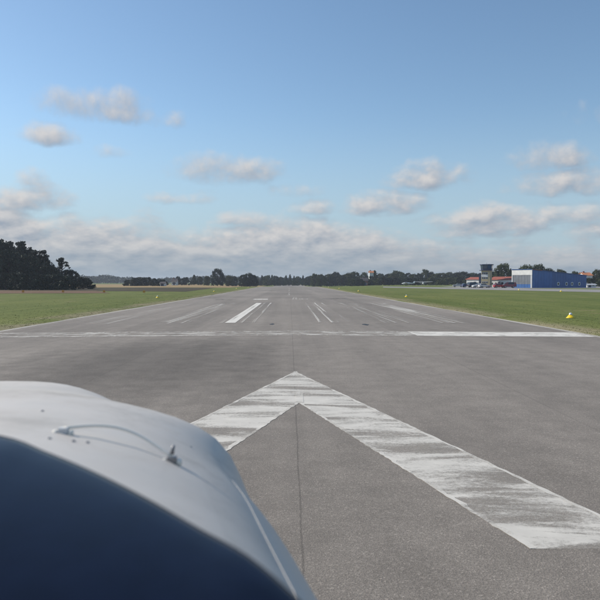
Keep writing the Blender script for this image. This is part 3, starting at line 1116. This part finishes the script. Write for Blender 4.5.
# ---- simple gabled houses
def house(name, label, px0, px1, dist, ywall_top, yroof_top, wall, roof, depth=6.0, windows=(), base=None, chimney=False, doors=(), skew=0.0, cat='building'):
    A_, B_ = ad(px0, dist), ad(px1, dist * (1 + skew))
    g0 = gz(A_.x, A_.y) if base is None else base
    t = thing(name, label, cat, (A_.x, A_.y, g0))
    d = (B_ - A_).normalized()
    n = Vector((-d.y, d.x))
    L = (B_ - A_).length
    hw, hr = hz_at(ywall_top, dist) - g0, hz_at(yroof_top, dist) - g0
    q = lambda u, w_, z: ((d * u + n * w_).x, (d * u + n * w_).y, z)
    v = [q(0, 0, 0), q(L, 0, 0), q(L, depth, 0), q(0, depth, 0), q(0, 0, hw), q(L, 0, hw), q(L, depth, hw), q(0, depth, hw), q(0, depth / 2, hr - .12), q(L, depth / 2, hr - .12)]
    mesh_obj('wall', v, [(3, 2, 1, 0), (0, 1, 5, 4), (1, 2, 6, 9, 5), (2, 3, 7, 6), (3, 0, 4, 8, 7)], wall, t)
    ov = .35
    sl_ = (hr - hw) / (depth / 2)
    v = []
    for z_ in (0, .14):
        for (u, w_, zz) in ((-ov, -ov, hw - sl_ * ov), (L + ov, -ov, hw - sl_ * ov), (L + ov, depth / 2, hr), (-ov, depth / 2, hr), (-ov, depth + ov, hw - sl_ * ov), (L + ov, depth + ov, hw - sl_ * ov)):
            v.append(q(u, w_, zz + z_))
    f = [(0, 3, 2, 1), (3, 4, 5, 2), (6, 7, 8, 9), (9, 8, 11, 10), (0, 1, 7, 6), (4, 10, 11, 5), (1, 2, 8, 7), (2, 5, 11, 8), (0, 6, 9, 3), (3, 9, 10, 4)]
    rf = mesh_obj('roof', v, f, roof, t)
    if chimney:
        bm = bmesh.new()
        add_box(bm, (-.3, -.3, hr - .6), (.3, .3, hr + .7))
        ch = bm_obj('chimney', bm, M['red_trim'], rf)
        c0 = q(L * .3, depth / 2, 0)
        ch.location = (c0[0], c0[1], 0)
    a0 = Vector((0, 0))
    for (u, w_, z0, z1) in windows:
        wn = wallbox(t, 'window', a0, Vector((d.x, d.y)), u * L - w_ / 2, u * L + w_ / 2, z0, z1, .002, .06, M['frame_white'])
        wallbox(wn, 'pane', a0, Vector((d.x, d.y)), u * L - w_ / 2 + .1, u * L + w_ / 2 - .1, z0 + .1, z1 - .1, .061, .075, M['glass'])
    for (u, w_, h_) in doors:
        dr = wallbox(t, 'door', a0, Vector((d.x, d.y)), u * L - w_ / 2, u * L + w_ / 2, 0.0, h_, .002, .06, M['navy'])
        wallbox(dr, 'handle', a0, Vector((d.x, d.y)), u * L + w_ / 2 - .2, u * L + w_ / 2 - .08, 1.0, 1.06, .061, .1, M['metal'])
    return t


house('terminal_building', 'low white airfield building with red roof between tower and hangar', 489.5, 511.2, 250, 279.7, 277.0, M['white_wall'], M['red_roof'], 6.5, skew=-.030,
      windows=[(.12, 1.1, .9, 1.9), (.30, 1.1, .9, 1.9), (.60, 1.2, .9, 2.0), (.80, 1.1, .9, 1.9), (.93, .9, .9, 1.9)], doors=[(.45, 1.1, 2.1)])
house('clubhouse', 'small white building with red roof left of the control tower', 466.5, 479.5, 262, 279.4, 277.4, M['white_wall'], M['red_roof'], 6, skew=-.018,
      windows=[(.18, 1.2, .8, 1.9), (.42, 1.2, .8, 1.9), (.85, 1.0, .9, 1.9)], doors=[(.65, 1.1, 2.1)])
house('red_roofed_house', 'pale house with orange-red roof rising among the trees right of the runway', 369.5, 373.5, 445, 272.6, 271.0, M['white_wall'], M['orange_roof'], 5,
      windows=[(.3, .8, 5.6, 6.6), (.7, .8, 5.6, 6.6)], chimney=True)
house('red_barn', 'low reddish barn in front of the right tree line', 361, 368, 418, 280.6, 277.8, mat('red_brick', (.22, .085, .055), .85, .2, 3), M['dark_roof'], 5, doors=[(.5, 2.0, 2.2)], windows=[(.2, .8, .9, 1.7), (.8, .8, .9, 1.7)])
house('orange_roofed_house', 'house with bright orange roof right of the hangar', 584.5, 592.5, 296, 275.4, 272.6, M['white_wall'], M['orange_roof'], 7,
      windows=[(.3, 1.1, 2.5, 3.6), (.7, 1.1, 2.5, 3.6)], chimney=True)
house('white_shed', 'low white shed beside the right end of the hangar', 587.2, 596, 240, 284.9, 284.1, M['white_wall'], M['pale_steel'], 3.0,
      doors=[(.3, .9, 1.0)], windows=[(.7, .8, .45, .85)])
house('farmhouse', 'white farmhouse with dark roof left of the runway beyond the hedge', 171.5, 176.5, 405, 281.3, 278.8, M['white_wall'], M['dark_roof'], 6,
      windows=[(.25, .8, .8, 1.8), (.75, .8, .8, 1.8)], chimney=True, doors=[(.5, .9, 1.9)])
house('farm_shed', 'low pale farm shed by the hedge right of the stubble field', 160, 164.5, 318, 283.4, 282.0, M['pale_steel'], M['dark_roof'], 5,
      doors=[(.5, 1.4, 1.2)], windows=[(.2, .5, .5, 1.0)])


# ---- control tower
def tower():
    D_ = 246
    c = ad(486.6, D_)
    s = D_ / FPX           # metres per photo pixel
    t = thing('control_tower', 'cream and dark banded control tower with flared glazed cab', 'tower', (c.x, c.y, 0.03), R(-32))
    w = 4.1 * s * 2 * .5 * 1.02
    H = lambda py: hz_at(py, D_) - .03
    zc0, zc1 = H(270.6), H(264.2)
    bm = bmesh.new()
    add_box(bm, (-w, -w, 0), (w, w, zc0))
    bm_obj('shaft', bm, M['yellow_wall'], t)
    # bands on the left (shaded) face and front
    for (ya, yb, m_, nm) in ((272.2, 274.5, M['glass'], 'window'), (277.0, 279.0, M['glass'], 'window'), (281.5, 283.0, M['glass'], 'window')):
        win = box(nm, (-w * .85, -w - .06, H(yb)), (w * .55, -w - .002, H(ya)), M['frame_white'], t)
        for i in range(3):
            x0 = -w * .85 + i * w * 1.4 / 3
            box('pane', (x0 + .06, -w - .075, H(yb) + .07), (x0 + w * 1.4 / 3 - .06, -w - .061, H(ya) - .07), m_, win)
    for (ya, yb) in ((274.6, 276.8), (279.2, 281.2)):
        box('white_band', (-w - .04, -w - .04, H(yb)), (w * .62, -w - .003, H(ya)), M['white_wall'] if ya < 276 else M['yellow_wall'], t)
    # the side wing on the left, dark windows
    box('stair_block', (-w - 1.0, -w * .8, 0), (-w - .002, w * .8, H(273)), M['navy'], t)
    # gallery and cab
    wb, wt = 5.1 * s * 1.0, 6.0 * s * 1.0
    box('gallery', (-wb - .25, -wb - .25, zc0 + .002), (wb + .25, wb + .25, zc0 + .2), M['navy'], t)
    n = 8

    def ring(r, z):
        return [(r * 1.08 * math.cos(2 * PI * (i + .5) / n), r * 1.08 * math.sin(2 * PI * (i + .5) / n), z) for i in range(n)]
    za, zb, zr = zc0 + .2, zc0 + .75, zc1 - .35
    loft('cab_base', [ring(wb, za + .002), ring(wb + .1, zb)], M['navy'], t, smooth=False)
    cab = loft('cab', [ring(wb + .05, zb + .002), ring(wt - .15, zr)], M['navy'], t, smooth=False)
    r0, r1 = ring(wb + .10, zb + .06), ring(wt - .09, zr - .06)
    for i in range(n):
        j = (i + 1) % n
        a, b, c_, d_ = Vector(r0[i]), Vector(r0[j]), Vector(r1[j]), Vector(r1[i])
        a2, b2, c2, d2 = a.lerp(b, .07), b.lerp(a, .07), c_.lerp(d_, .07), d_.lerp(c_, .07)
        inn = Vector((0, 0, (zb + zr) / 2))
        k_ = [a2, b2, c2, d2] + [p_ + (Vector((0, 0, p_.z)) - p_).normalized() * .03 for p_ in (a2, b2, c2, d2)]
        mesh_obj('pane', k_, [(0, 1, 2, 3), (7, 6, 5, 4), (0, 4, 5, 1), (1, 5, 6, 2), (2, 6, 7, 3), (3, 7, 4, 0)], M['cab_glass'], cab)
    rf = loft('roof', [ring(wt, zr + .002), ring(wt + .15, zr + .1), ring(wt + .1, zc1)], M['navy'], t, smooth=False)
    tube('antenna', [(0, 0, zc1), (0, 0, zc1 + 1.1)], .04, M['metal'], rf, 6)
    tube('antenna', [(1.0, .5, zc1), (1.0, .5, zc1 + .7)], .03, M['metal'], rf, 6)


tower()


# ------------------------------------------------------------------ cars
def car(label, px, dist, rz, col, kind='hatch', group='cars parked by the airfield buildings'):
    p = ad(px, dist)
    t = thing('parked_car', label, 'car', (p.x, p.y, gz(p.x, p.y) + .032), rz, group)
    m = mat('car_paint', col, .3, coat=.6)
    if kind == 'hatch':
        prof = [(-2.0, .35), (-2.05, .6), (-1.95, .95), (-1.6, 1.38), (-.9, 1.46), (.1, 1.42), (.85, 1.0), (1.75, .86), (2.03, .65), (2.05, .35)]
        roof_i = (3, 4, 5)
        L2 = 2.05
    else:  # van / estate
        prof = [(-2.3, .4), (-2.32, .8), (-2.25, 1.3), (-2.1, 1.85), (-1.0, 1.95), (.7, 1.9), (1.45, 1.2), (2.15, 1.02), (2.35, .75), (2.36, .4)]
        roof_i = (3, 4, 5)
        L2 = 2.3
    rings = []
    for sgn, ins in ((-.80, 1.0), (-.86, 0), (.86, 0), (.80, 1.0)):
        r = []
        for i, (x, z) in enumerate(prof):
            y = sgn
            if z > 1.1:
                y = sgn * (1 - .22 * (z - 1.0))
            r.append((x * (1 - .01 * ins), y, z - .02 * ins))
        rings.append(r)
    loft('body', rings, m, t, True, False)
    # side windows, windscreen and rear window
    zt, zb_ = prof[4][1] - .1, prof[6][1] + .05
    for s_ in (-1, 1):
        for (x0, x1, x2, x3) in ((-1.55, -.62, -.62, -1.4), (-.55, .62, .12, -.55)):
            v = [(x0, s_ * .865 * (1 - .22 * (zb_ - 1.0)) + s_ * .012, zb_), (x1, s_ * .865 * (1 - .22 * (zb_ - 1.0)) + s_ * .012, zb_),
                 (x2, s_ * .865 * (1 - .22 * (zt - 1.0)) + s_ * .012, zt), (x3, s_ * .865 * (1 - .22 * (zt - 1.0)) + s_ * .012, zt)]
            v += [(a, b - s_ * .01, c) for a, b, c in v]
            mesh_obj('side_window', v, [(0, 1, 2, 3), (7, 6, 5, 4), (0, 4, 5, 1), (1, 5, 6, 2), (2, 6, 7, 3), (3, 7, 4, 0)], M['glass'], t)
    for nm, (xa, za), (xb, zb2), off in (('windscreen', prof[6], prof[5], .02), ('rear_window', prof[2], prof[3], -.02)):
        a, b = Vector((xa, 0, za)).lerp(Vector((xb, 0, zb2)), .1), Vector((xa, 0, za)).lerp(Vector((xb, 0, zb2)), .9)
        v = [(a.x + off, -.68, a.z + .01), (a.x + off, .68, a.z + .01), (b.x + off, .6, b.z + .01), (b.x + off, -.6, b.z + .01)]
        v += [(x - off * .5, y, z) for x, y, z in v]
        mesh_obj(nm, v, [(0, 1, 2, 3), (7, 6, 5, 4), (0, 4, 5, 1), (1, 5, 6, 2), (2, 6, 7, 3), (3, 7, 4, 0)], M['glass'], t)
    for sx in (-1.28, 1.28):
        for s_ in (-1, 1):
            y0, y1 = s_ * .70, s_ * .89
            wh = lathe('wheel', [(.20, y0), (.31, y0), (.31, y1), (.20, y1)], M['black_rubber'], t, 14, 'y', (sx, 0, .31))
            lathe('rim', [(.02, y1 + s_ * .004), (.19, y1 + s_ * .004), (.19, y1 + s_ * .012), (.02, y1 + s_ * .02)], M['metal'], wh, 12, 'y', (sx, 0, .31))
    for s_ in (-1, 1):
        box('headlight', (L2 - .06, s_ * .62 - .16, .62), (L2 + .03, s_ * .62 + .16, .76), M['frame_white'], t)
        box('tail_light', (-L2 - .04, s_ * .66 - .1, .72), (-L2 + .08, s_ * .66 + .1, .92), mat('red_lens', (.35, .02, .02), .3) if 'rl' not in M else M['rl'], t)
    return t


M['rl'] = mat('red_lens', (.35, .02, .02), .3)
car('silver car parked on its own left of the airfield buildings', 458, 262, R(172), (.45, .46, .47))
car('dark estate car in front of the clubhouse', 473.5, 238, R(20), (.03, .035, .045), 'van')
car('white car parked just left of the control tower foot', 478.2, 226, R(185), (.62, .62, .60))
car('small white car parked in front of the control tower', 484.4, 224, R(8), (.62, .62, .60))
car('bright red car in front of the white terminal building', 499.5, 222, R(4), (.42, .025, .03))
car('dark red van close to the hangar door', 509.0, 221, R(175), (.20, .02, .03), 'van')
car('dark blue car at the left end of the clubhouse', 467.5, 244, R(5), (.03, .06, .14))


# ------------------------------------------------------------------ parked aeroplanes
M['plane_white'] = mat('white_aircraft_paint', (.82, .82, .80), .35, coat=.4)
M['plane_stripe'] = mat('blue_aircraft_stripe', (.03, .06, .2), .35)


def aeroplane(label, px, dist, rz, high=True):
    p = ad(px, dist)
    t = thing('parked_aeroplane', label, 'aeroplane', (p.x, p.y, gz(p.x, p.y) + .012), rz, 'light aeroplanes parked on the grass')
    W_ = M['plane_white']
    # fuselage along x, nose +x
    st = [(2.05, .16, 1.12, .16), (1.95, .36, 1.12, .30), (1.2, .5, 1.12, .42), (.6, .54, 1.22, .55), (-.4, .54, 1.30, .62), (-1.4, .46, 1.25, .48), (-3.2, .24, 1.25, .26), (-5.2, .07, 1.3, .12)]
    rings = [[(x, hw_ * math.cos(2 * PI * i / 14), zc + hh * math.sin(2 * PI * i / 14)) for i in range(14)] for (x, hw_, zc, hh) in st]
    fus = loft('fuselage', rings, W_, t)
    wz = 1.98 if high else .88
    # wing: tapered aerofoil slab, two halves in one part
    rings = []
    for y, ch, x0, th, dz_ in ((-5.4, 1.1, .55, .08, .0), (-5.2, 1.15, .58, .11, 0), (-2.5, 1.6, .75, .17, 0), (0, 1.65, .78, .2, 0), (2.5, 1.6, .75, .17, 0), (5.2, 1.15, .58, .11, 0), (5.4, 1.1, .55, .08, 0)):
        dih = abs(y) * (.025 if high else .09)
        rings.append([(x0, y, wz + dih), (x0 - ch * .2, y, wz + dih + th * .6), (x0 - ch * .55, y, wz + dih + th * .5), (x0 - ch, y, wz + dih), (x0 - ch * .5, y, wz + dih - th * .35), (x0 - ch * .15, y, wz + dih - th * .35)])
    loft('wing', rings, W_, t, True, False)
    rings = [[(-4.4, y, 1.42), (-4.75, y, 1.46), (-5.3 + abs(y) * .05, y, 1.42), (-4.75, y, 1.38)] for y in (-1.6, 0, 1.6)]
    loft('tailplane', rings, W_, t, True, False)
    rings = [[(-4.0 - k_ * .75, -.04, 1.4 + k_ * 1.05), (-4.0 - k_ * .75, .04, 1.4 + k_ * 1.05), (-5.2 - k_ * .25, .03, 1.4 + k_ * 1.05), (-5.2 - k_ * .25, -.03, 1.4 + k_ * 1.05)] for k_ in (0, .5, 1)]
    loft('fin', rings, W_, t, True, False)
    # canopy glass band
    for s_ in (-1, 1):
        v = [(.75, s_ * .52, 1.38), (-1.1, s_ * .53, 1.42), (-.95, s_ * .46, 1.76), (.35, s_ * .46, 1.76)]
        v += [(a, b + s_ * .04, c) for a, b, c in v]
        mesh_obj('side_window', v, [(0, 1, 2, 3), (7, 6, 5, 4), (0, 4, 5, 1), (1, 5, 6, 2), (2, 6, 7, 3), (3, 7, 4, 0)], M['glass'], t)
        if high:
            tube('wing_strut', [(.2, s_ * .5, .9), (.2, s_ * 2.6, wz + .02)], .04, W_, t, 6)
        tube('gear_leg', [(-.2, s_ * .4, .85), (-.3, s_ * 1.15, .25)], .04, W_, t, 6)
        lathe('wheel', [(.05, -.08), (.2, -.07), (.22, 0), (.2, .07), (.05, .08)], M['black_rubber'], t, 12, 'y', (-.3, s_ * 1.18, .22))
        box('stripe', (-3.0, s_ * .50 - .01, 1.1), (1.1, s_ * .50 + .055, 1.2), M['plane_stripe'], t)
    tube('nose_leg', [(1.3, 0, .8), (1.45, 0, .2)], .04, M['metal'], t, 6)
    lathe('nose_wheel', [(.05, -.07), (.17, -.06), (.19, 0), (.17, .06), (.05, .07)], M['black_rubber'], t, 12, 'y', (1.45, 0, .19))
    sp = lathe('spinner', [(.02, 2.42), (.1, 2.3), (.16, 2.06)], M['metal'], t, 12, 'x', (0, 0, 1.12))
    rings = [[(2.18, y, 1.12 + a * w_), (2.22, y, 1.12 + w_), (2.20, y, 1.12 - w_)] for y, w_, a in ((-.9, .03, 0), (-.4, .07, 0), (0, .05, 0), (.4, .07, 0), (.9, .03, 0))]
    loft('propeller', rings, M['navy'], sp, True, False)
    return t


aeroplane('white light aeroplane seen side-on, left of the pair on the grass', 405.5, 372, R(178), False)
aeroplane('white high-wing aeroplane facing the runway, right of the pair on the grass', 423, 372, R(-98), True)

# ------------------------------------------------------------------ runway edge markers
M['marker_yellow'] = mat('marker_yellow', (.80, .56, .02), .5, .08, 8)
M['marker_orange'] = mat('marker_orange', (.62, .30, .05), .5, .08, 8)
M['lamp_glass'] = mat('lamp_glass', (.75, .76, .78), .2, coat=.5)
mk = None
for side, sx, ds in (('right', 16.1, (37.6, 91, 147, 205, 262)), ('left', -17.2, (37.6, 86, 143, 203, 260))):
    for i, y in enumerate(ds):
        x = sx if y < 100 else sx - .8 * (1 if sx > 0 else -1)
        near = ['nearest', 'second', 'third', 'fourth', 'fifth'][i]
        lab = 'yellow runway edge marker with white lamp, %s on the %s of the runway' % (near if i == 0 else near + ' one out', side)
        if side == 'left' and i == 0:
            continue
        if mk is None:
            mk = thing('runway_edge_marker', lab, 'marker', (x, y, gz(x, y) + .012), 0, 'yellow markers along the runway edges')
            lathe('base', [(.245, 0), (.245, .03), (.20, .06), (.11, .175), (.06, .18)], M['marker_yellow'], mk, 20)
            lamp = lathe('lamp', [(.075, .181), (.085, .21), (.08, .27), (.05, .30), (.01, .305)], M['lamp_glass'], mk, 16)
            lathe('collar', [(.092, .183), (.098, .188), (.098, .205), (.09, .21)], M['metal'], lamp, 16)
        else:
            c = copy_tree(mk, (x, y, gz(x, y) + .012))
            tag(c, lab, 'marker', 'yellow markers along the runway edges')
bk = None
for i, px in enumerate((-16, 23, 63, 104, 144)):
    p = ad(px, 119)
    lab = 'small orange-yellow boundary board on the left grass, %s' % ['at the very edge of view', 'first from the left edge', 'second from the left edge', 'third from the left edge', 'fourth and nearest the runway'][i]
    if i == 0:
        continue
    if bk is None:
        bk = thing('boundary_board', lab, 'marker', (p.x, p.y, gz(p.x, p.y) + .012), 0, 'boundary boards on the left grass')
        bm = bmesh.new()
        # wedge-shaped board
        add_box(bm, (-.2, -.05, .12), (.2, .05, .52), .012)
        bm_obj('board', bm, M['marker_orange'], bk)
        for s_ in (-1, 1):
            tube('leg', [(s_ * .14, 0, 0), (s_ * .14, 0, .118)], .02, M['metal'], bk, 6)
    else:
        c = copy_tree(bk, (p.x, p.y, gz(p.x, p.y) + .012))
        tag(c, lab, 'marker', 'boundary boards on the left grass')
for (px, py, lab) in ((561, 291.6, 'yellow taxiway edge marker in front of the hangar windows'), (519, 290.2, 'yellow taxiway edge marker in front of the hangar door')):
    p = gp(px, py)
    c = copy_tree(mk, (p.x, p.y, gz(p.x, p.y) + .012), scale=(1.1, 1.1, 1.1))
    tag(c, lab, 'marker', 'yellow markers along the taxiway')

# ------------------------------------------------------------------ the aircraft the photograph is taken from
def own_aircraft():
    t = thing('light_aircraft', 'pale grey engine cowling and dark glareshield of the aircraft in the foreground', 'aircraft', (-.6, 0, 0))
    ox, oz = .6, 2.0      # local = world + (.6, 0); z given relative to the eye
    paint = mat('cowling_paint', (.60, .555, .50), .55, .05, 5.0, coat=.08)
    # speckle of dirt and insects on the paint
    tt = NT(paint.node_tree)
    b = paint.node_tree.nodes['Principled BSDF']
    src = b.inputs['Base Color'].links[0].from_socket
    P = tt.n('ShaderNodeTexCoord').outputs['Object']
    sp = tt.noise(P, 26., 3, .6)
    sm = tt.noise(P, 6., 6, .7)
    d1 = tt.m('ADD', tt.m('MULTIPLY', tt.ss(sp, .70, .78), .5), tt.m('MULTIPLY', tt.ss(sm, .48, .75), .38), clamp=True)
    tt.put(b.inputs['Base Color'], tt.mix(d1, src, c4((.20, .19, .17))))
    tt.put(b.inputs['Roughness'], tt.ss(sm, .3, .7, .48, .65))
    N_ = 64
    # stations: y, centre x, half width, top z, half height, exponent
    yk = [.45, .68, .90, 1.10, 1.25, 1.38, 1.48, 1.55, 1.60, 1.62]
    hwk = [.634, .615, .600, .568, .494, .433, .390, .300, .235, .165]
    ztk = [-.1516, -.1647, -.1783, -.1921, -.2052, -.2175, -.2265, -.2290, -.275, -.345]

    def lin(xs_, ys_, x):
        for a, b_, c_, d_ in zip(xs_, xs_[1:], ys_, ys_[1:]):
            if x <= b_:
                return c_ + (d_ - c_) * (max(x, a) - a) / (b_ - a)
        return ys_[-1]

    def smooth(xs_, ys_, x, w_):
        w_ = min(w_, 1.62 - x, x - .45)
        return sum(lin(xs_, ys_, x + w_ * q_ / 4) for q_ in range(-4, 5)) / 9

    st = []
    for i in range(118):
        y = .45 + .01 * i
        hh = .443 * lin([.45, 1.4, 1.62], [1, .95, .5], y)
        st.append((y, -.5038 - .1453 * (y - .5), smooth(yk, hwk, y, .05), smooth(yk, ztk, y, .025), hh, 2.865))

    def sect(y, xc, hw, zt, hh, ex, push=0.0):
        ring = []
        for i in range(N_):
            a = 2 * PI * i / N_
            ca, sa = math.cos(a), math.sin(a)
            x = hw * math.copysign(abs(ca) ** (2 / ex), ca)
            z = hh * math.copysign(abs(sa) ** (2 / ex), sa)
            # cheek over the cylinders near the nose, right and left
            for s_ in (1, -1):
                da = math.atan2(sa, ca * s_) - .62
                g = math.exp(-(da / .42) ** 2) * math.exp(-((y - 1.248) / .11) ** 2)
                x += s_ * .052 * g
                z += .028 * g
            ring.append((xc + x * (1 + push) + ox, y, zt - hh + z * (1 + push) + oz))
        return ring

    def interp(y):
        for a, b_ in zip(st, st[1:]):
            if a[0] <= y <= b_[0]:
                k_ = (y - a[0]) / (b_[0] - a[0])
                return tuple(p_ + (q_ - p_) * k_ for p_, q_ in zip(a, b_))
        return st[-1]
    ys = [.45 + i * .02 for i in range(58)] + [1.60, 1.61, 1.62]
    ys = sorted(set(round(y, 3) for y in ys))
    cowl = loft('cowling', [sect(*interp(y)) for y in ys], paint, t)

    def surf(u, y, lift=0.0):
        """point on the cowling at angle u (radians from the right side, up) and station y"""
        yy, xc, hw, zt, hh, ex = interp(y)
        ca, sa = math.cos(u), math.sin(u)
        return Vector((xc + hw * math.copysign(abs(ca) ** (2 / ex), ca) + ox, y, zt - hh + hh * abs(sa) ** (2 / ex) + oz + lift))

    def on_cowl(px, py):
        """where the line of sight through that pixel meets the cowling (used to place fittings on it)"""
        d = cam_ray(px, py)
        for i in range(400, 1700):
            y = i / 1000.
            p_ = EYE + d * (y / d.y)
            if y < st[0][0]:
                continue
            yy, xc, hw, zt, hh, ex = interp(y)
            q_ = abs((p_.x - xc) / hw)
            if q_ < 1:
                zs = zt - hh + hh * (1 - q_ ** ex) ** (1 / ex) + 2.0
                if p_.z <= zs:
                    return Vector((p_.x + ox, p_.y, zs))
        return Vector((0, 1, 1.8))
    # hinge strip along the right shoulder, and a panel seam
    hs = [surf(.30 + .02 * (y - .5), y) for y in [.56 + i * .035 for i in range(20)]]
    rings = []
    for i, c in enumerate(hs):
        y = c.y
        a, b_ = surf(.69, y), surf(.42, y)
        nrm = Vector((.75, 0, .66))
        rings.append([a + nrm * -.002, a + nrm * .0004] + [surf(.69 - .27 * q_ / 5, y) + nrm * .0012 for q_ in range(1, 5)] + [b_ + nrm * .001, b_ + nrm * -.002])
    loft('hinge_strip', rings, mat('hinge_strip_paint', (.60, .56, .51), .5), t, True, False)
    # screw heads along the seam and scattered on top
    scr = mat('screw_metal', (.24, .24, .25), .45, metal=.7)
    for (px, py) in ((42, 411), (49, 438.5), (73, 441), (87, 442.5), (165, 426), (190, 447)):
        p_ = on_cowl(px, py)
        lathe('screw', [(.0028, -.002), (.0028, .0006), (.002, .001)], scr, t, 8, 'z', p_)
    # oil-door wire: a white bowed wire held between two clips
    p0, p1 = on_cowl(64, 433), on_cowl(172, 462)
    wm = mat('white_wire', (.88, .84, .74), .6)
    pts = []
    for i in range(25):
        k_ = i / 24
        q_ = p0.lerp(p1, k_)
        # lies on the surface's curve and bows up between the clips
        base = surf(math.acos(max(-1, min(1, 0.3))), q_.y)
        pts.append(q_ + Vector((0, .02 * math.sin(PI * k_), .006 + .013 * math.sin(PI * k_))))
    tube('wire', pts, .0021, wm, t, 8)
    for j, pp in enumerate((p0, p1)):
        nm = 'wire_clip'
        cm_ = mat('clip_metal', (.30, .29, .28), .4, metal=.6) if j else mat('clip_white', (.66, .66, .64), .45)
        cl = box(nm, (pp.x - .006, pp.y - .005, pp.z - .004), (pp.x + .006, pp.y + .005, pp.z + .007), cm_, t, .0015)
        for s_ in (-1, 1):
            lathe('lug', [(.0035, -.003), (.0035, .003), (.002, .0045)], wm, cl, 8, 'z', pp + Vector((s_ * .0095, -.003, 0)))
        if j:
            tube('stud', [pp + Vector((0, 0, .01)), pp + Vector((.002, 0, .021))], [.0026, .002], scr, cl, 8)
    # glareshield: front edge curves back to the right, mirrored about the cabin's centre line
    gm = mat('glareshield_vinyl', (.0036, .0062, .0185), .20, .15, 30, spec=.12)
    edge = []
    for (px, py, y) in ((0, 431, .62), (50, 448, .588), (100, 469, .548), (150, 494, .50), (200, 522.5, .45), (250, 550.5, .405), (305, 598, .355), (345, 640, .32)):
        d = cam_ray(px, py)
        edge.append(EYE + d * (y / d.y))
    xc = -.52
    front = edge[::-1]                                   # from right to centre
    front = front + [Vector((-.40, .652, 2 - .1335)), Vector((xc, .664, 2 - .131))]
    full = front + [Vector((2 * xc - p_.x, p_.y, p_.z)) for p_ in front[-2::-1]]
    # resample smoothly
    def cr(pts, k_):
        i = min(int(k_), len(pts) - 2)
        f = k_ - i
        a, b_, c_, d_ = pts[max(i - 1, 0)], pts[i], pts[i + 1], pts[min(i + 2, len(pts) - 1)]
        return .5 * ((2 * b_) + (c_ - a) * f + (2 * a - 5 * b_ + 4 * c_ - d_) * f * f + (3 * b_ - a - 3 * c_ + d_) * f ** 3)
    fr = [cr(full, i * (len(full) - 1) / 80) for i in range(81)]
    cen = Vector((xc, .18, 2 - .17))
    rings = []
    for k_, dz_ in ((-.004, -.05), (-.0, -.02), (.003, -.006), (.012, -.001), (.03, .0), (.08, .001), (.2, .0), (.4, -.004), (.7, -.02), (1.0, -.05)):
        ring = []
        for p_ in fr:
            back = Vector((p_.x * .96 + cen.x * .04, -.02, p_.z - .03))
            q_ = p_.lerp(back, k_)
            ring.append(Vector((q_.x + ox, q_.y, q_.z + dz_)))
        rings.append(ring)
    loft('glareshield', rings, gm, t, False, True, False)
    # nose leg and wheel under the cowling, out of sight from the seat
    tube('nose_leg', [(.0, 1.15, 1.2), (.0, 1.22, .22)], .03, M['metal'], t, 10)
    wh = lathe('nose_wheel', [(.06, -.07), (.17, -.075), (.2, -.04), (.205, 0), (.2, .04), (.17, .075), (.06, .07)], M['black_rubber'], t, 20, 'x', (.0, 1.22, .205 + gz(-.6, 1.2)))
    lathe('rim', [(.01, -.06), (.058, -.06), (.058, .06), (.01, .06)], M['metal'], wh, 16, 'x', (.0, 1.22, .205 + gz(-.6, 1.2)))
    return t


own_aircraft()

# ------------------------------------------------------------------ thin haze
USE_HAZE = True
if USE_HAZE:
    bm = bmesh.new()
    add_box(bm, (-3300, -400, -3.0), (3300, 3700, 17.5))
    hm = bpy.data.materials.new('haze')
    hm.use_nodes = True
    hm.node_tree.nodes.clear()
    ht = NT(hm.node_tree)
    pv = ht.n('ShaderNodeVolumePrincipled')
    pv.inputs['Color'].default_value = (.80, .88, 1.0, 1)
    pv.inputs['Density'].default_value = .00022
    pv.inputs['Anisotropy'].default_value = .2
    ho = ht.n('ShaderNodeOutputMaterial')
    ht.put(ho.inputs[1], pv.outputs[0])
    hb = bm_obj('haze', bm, hm)
    hb['kind'] = 'stuff'
    tag(hb, 'thin bluish haze over the whole airfield', 'haze')
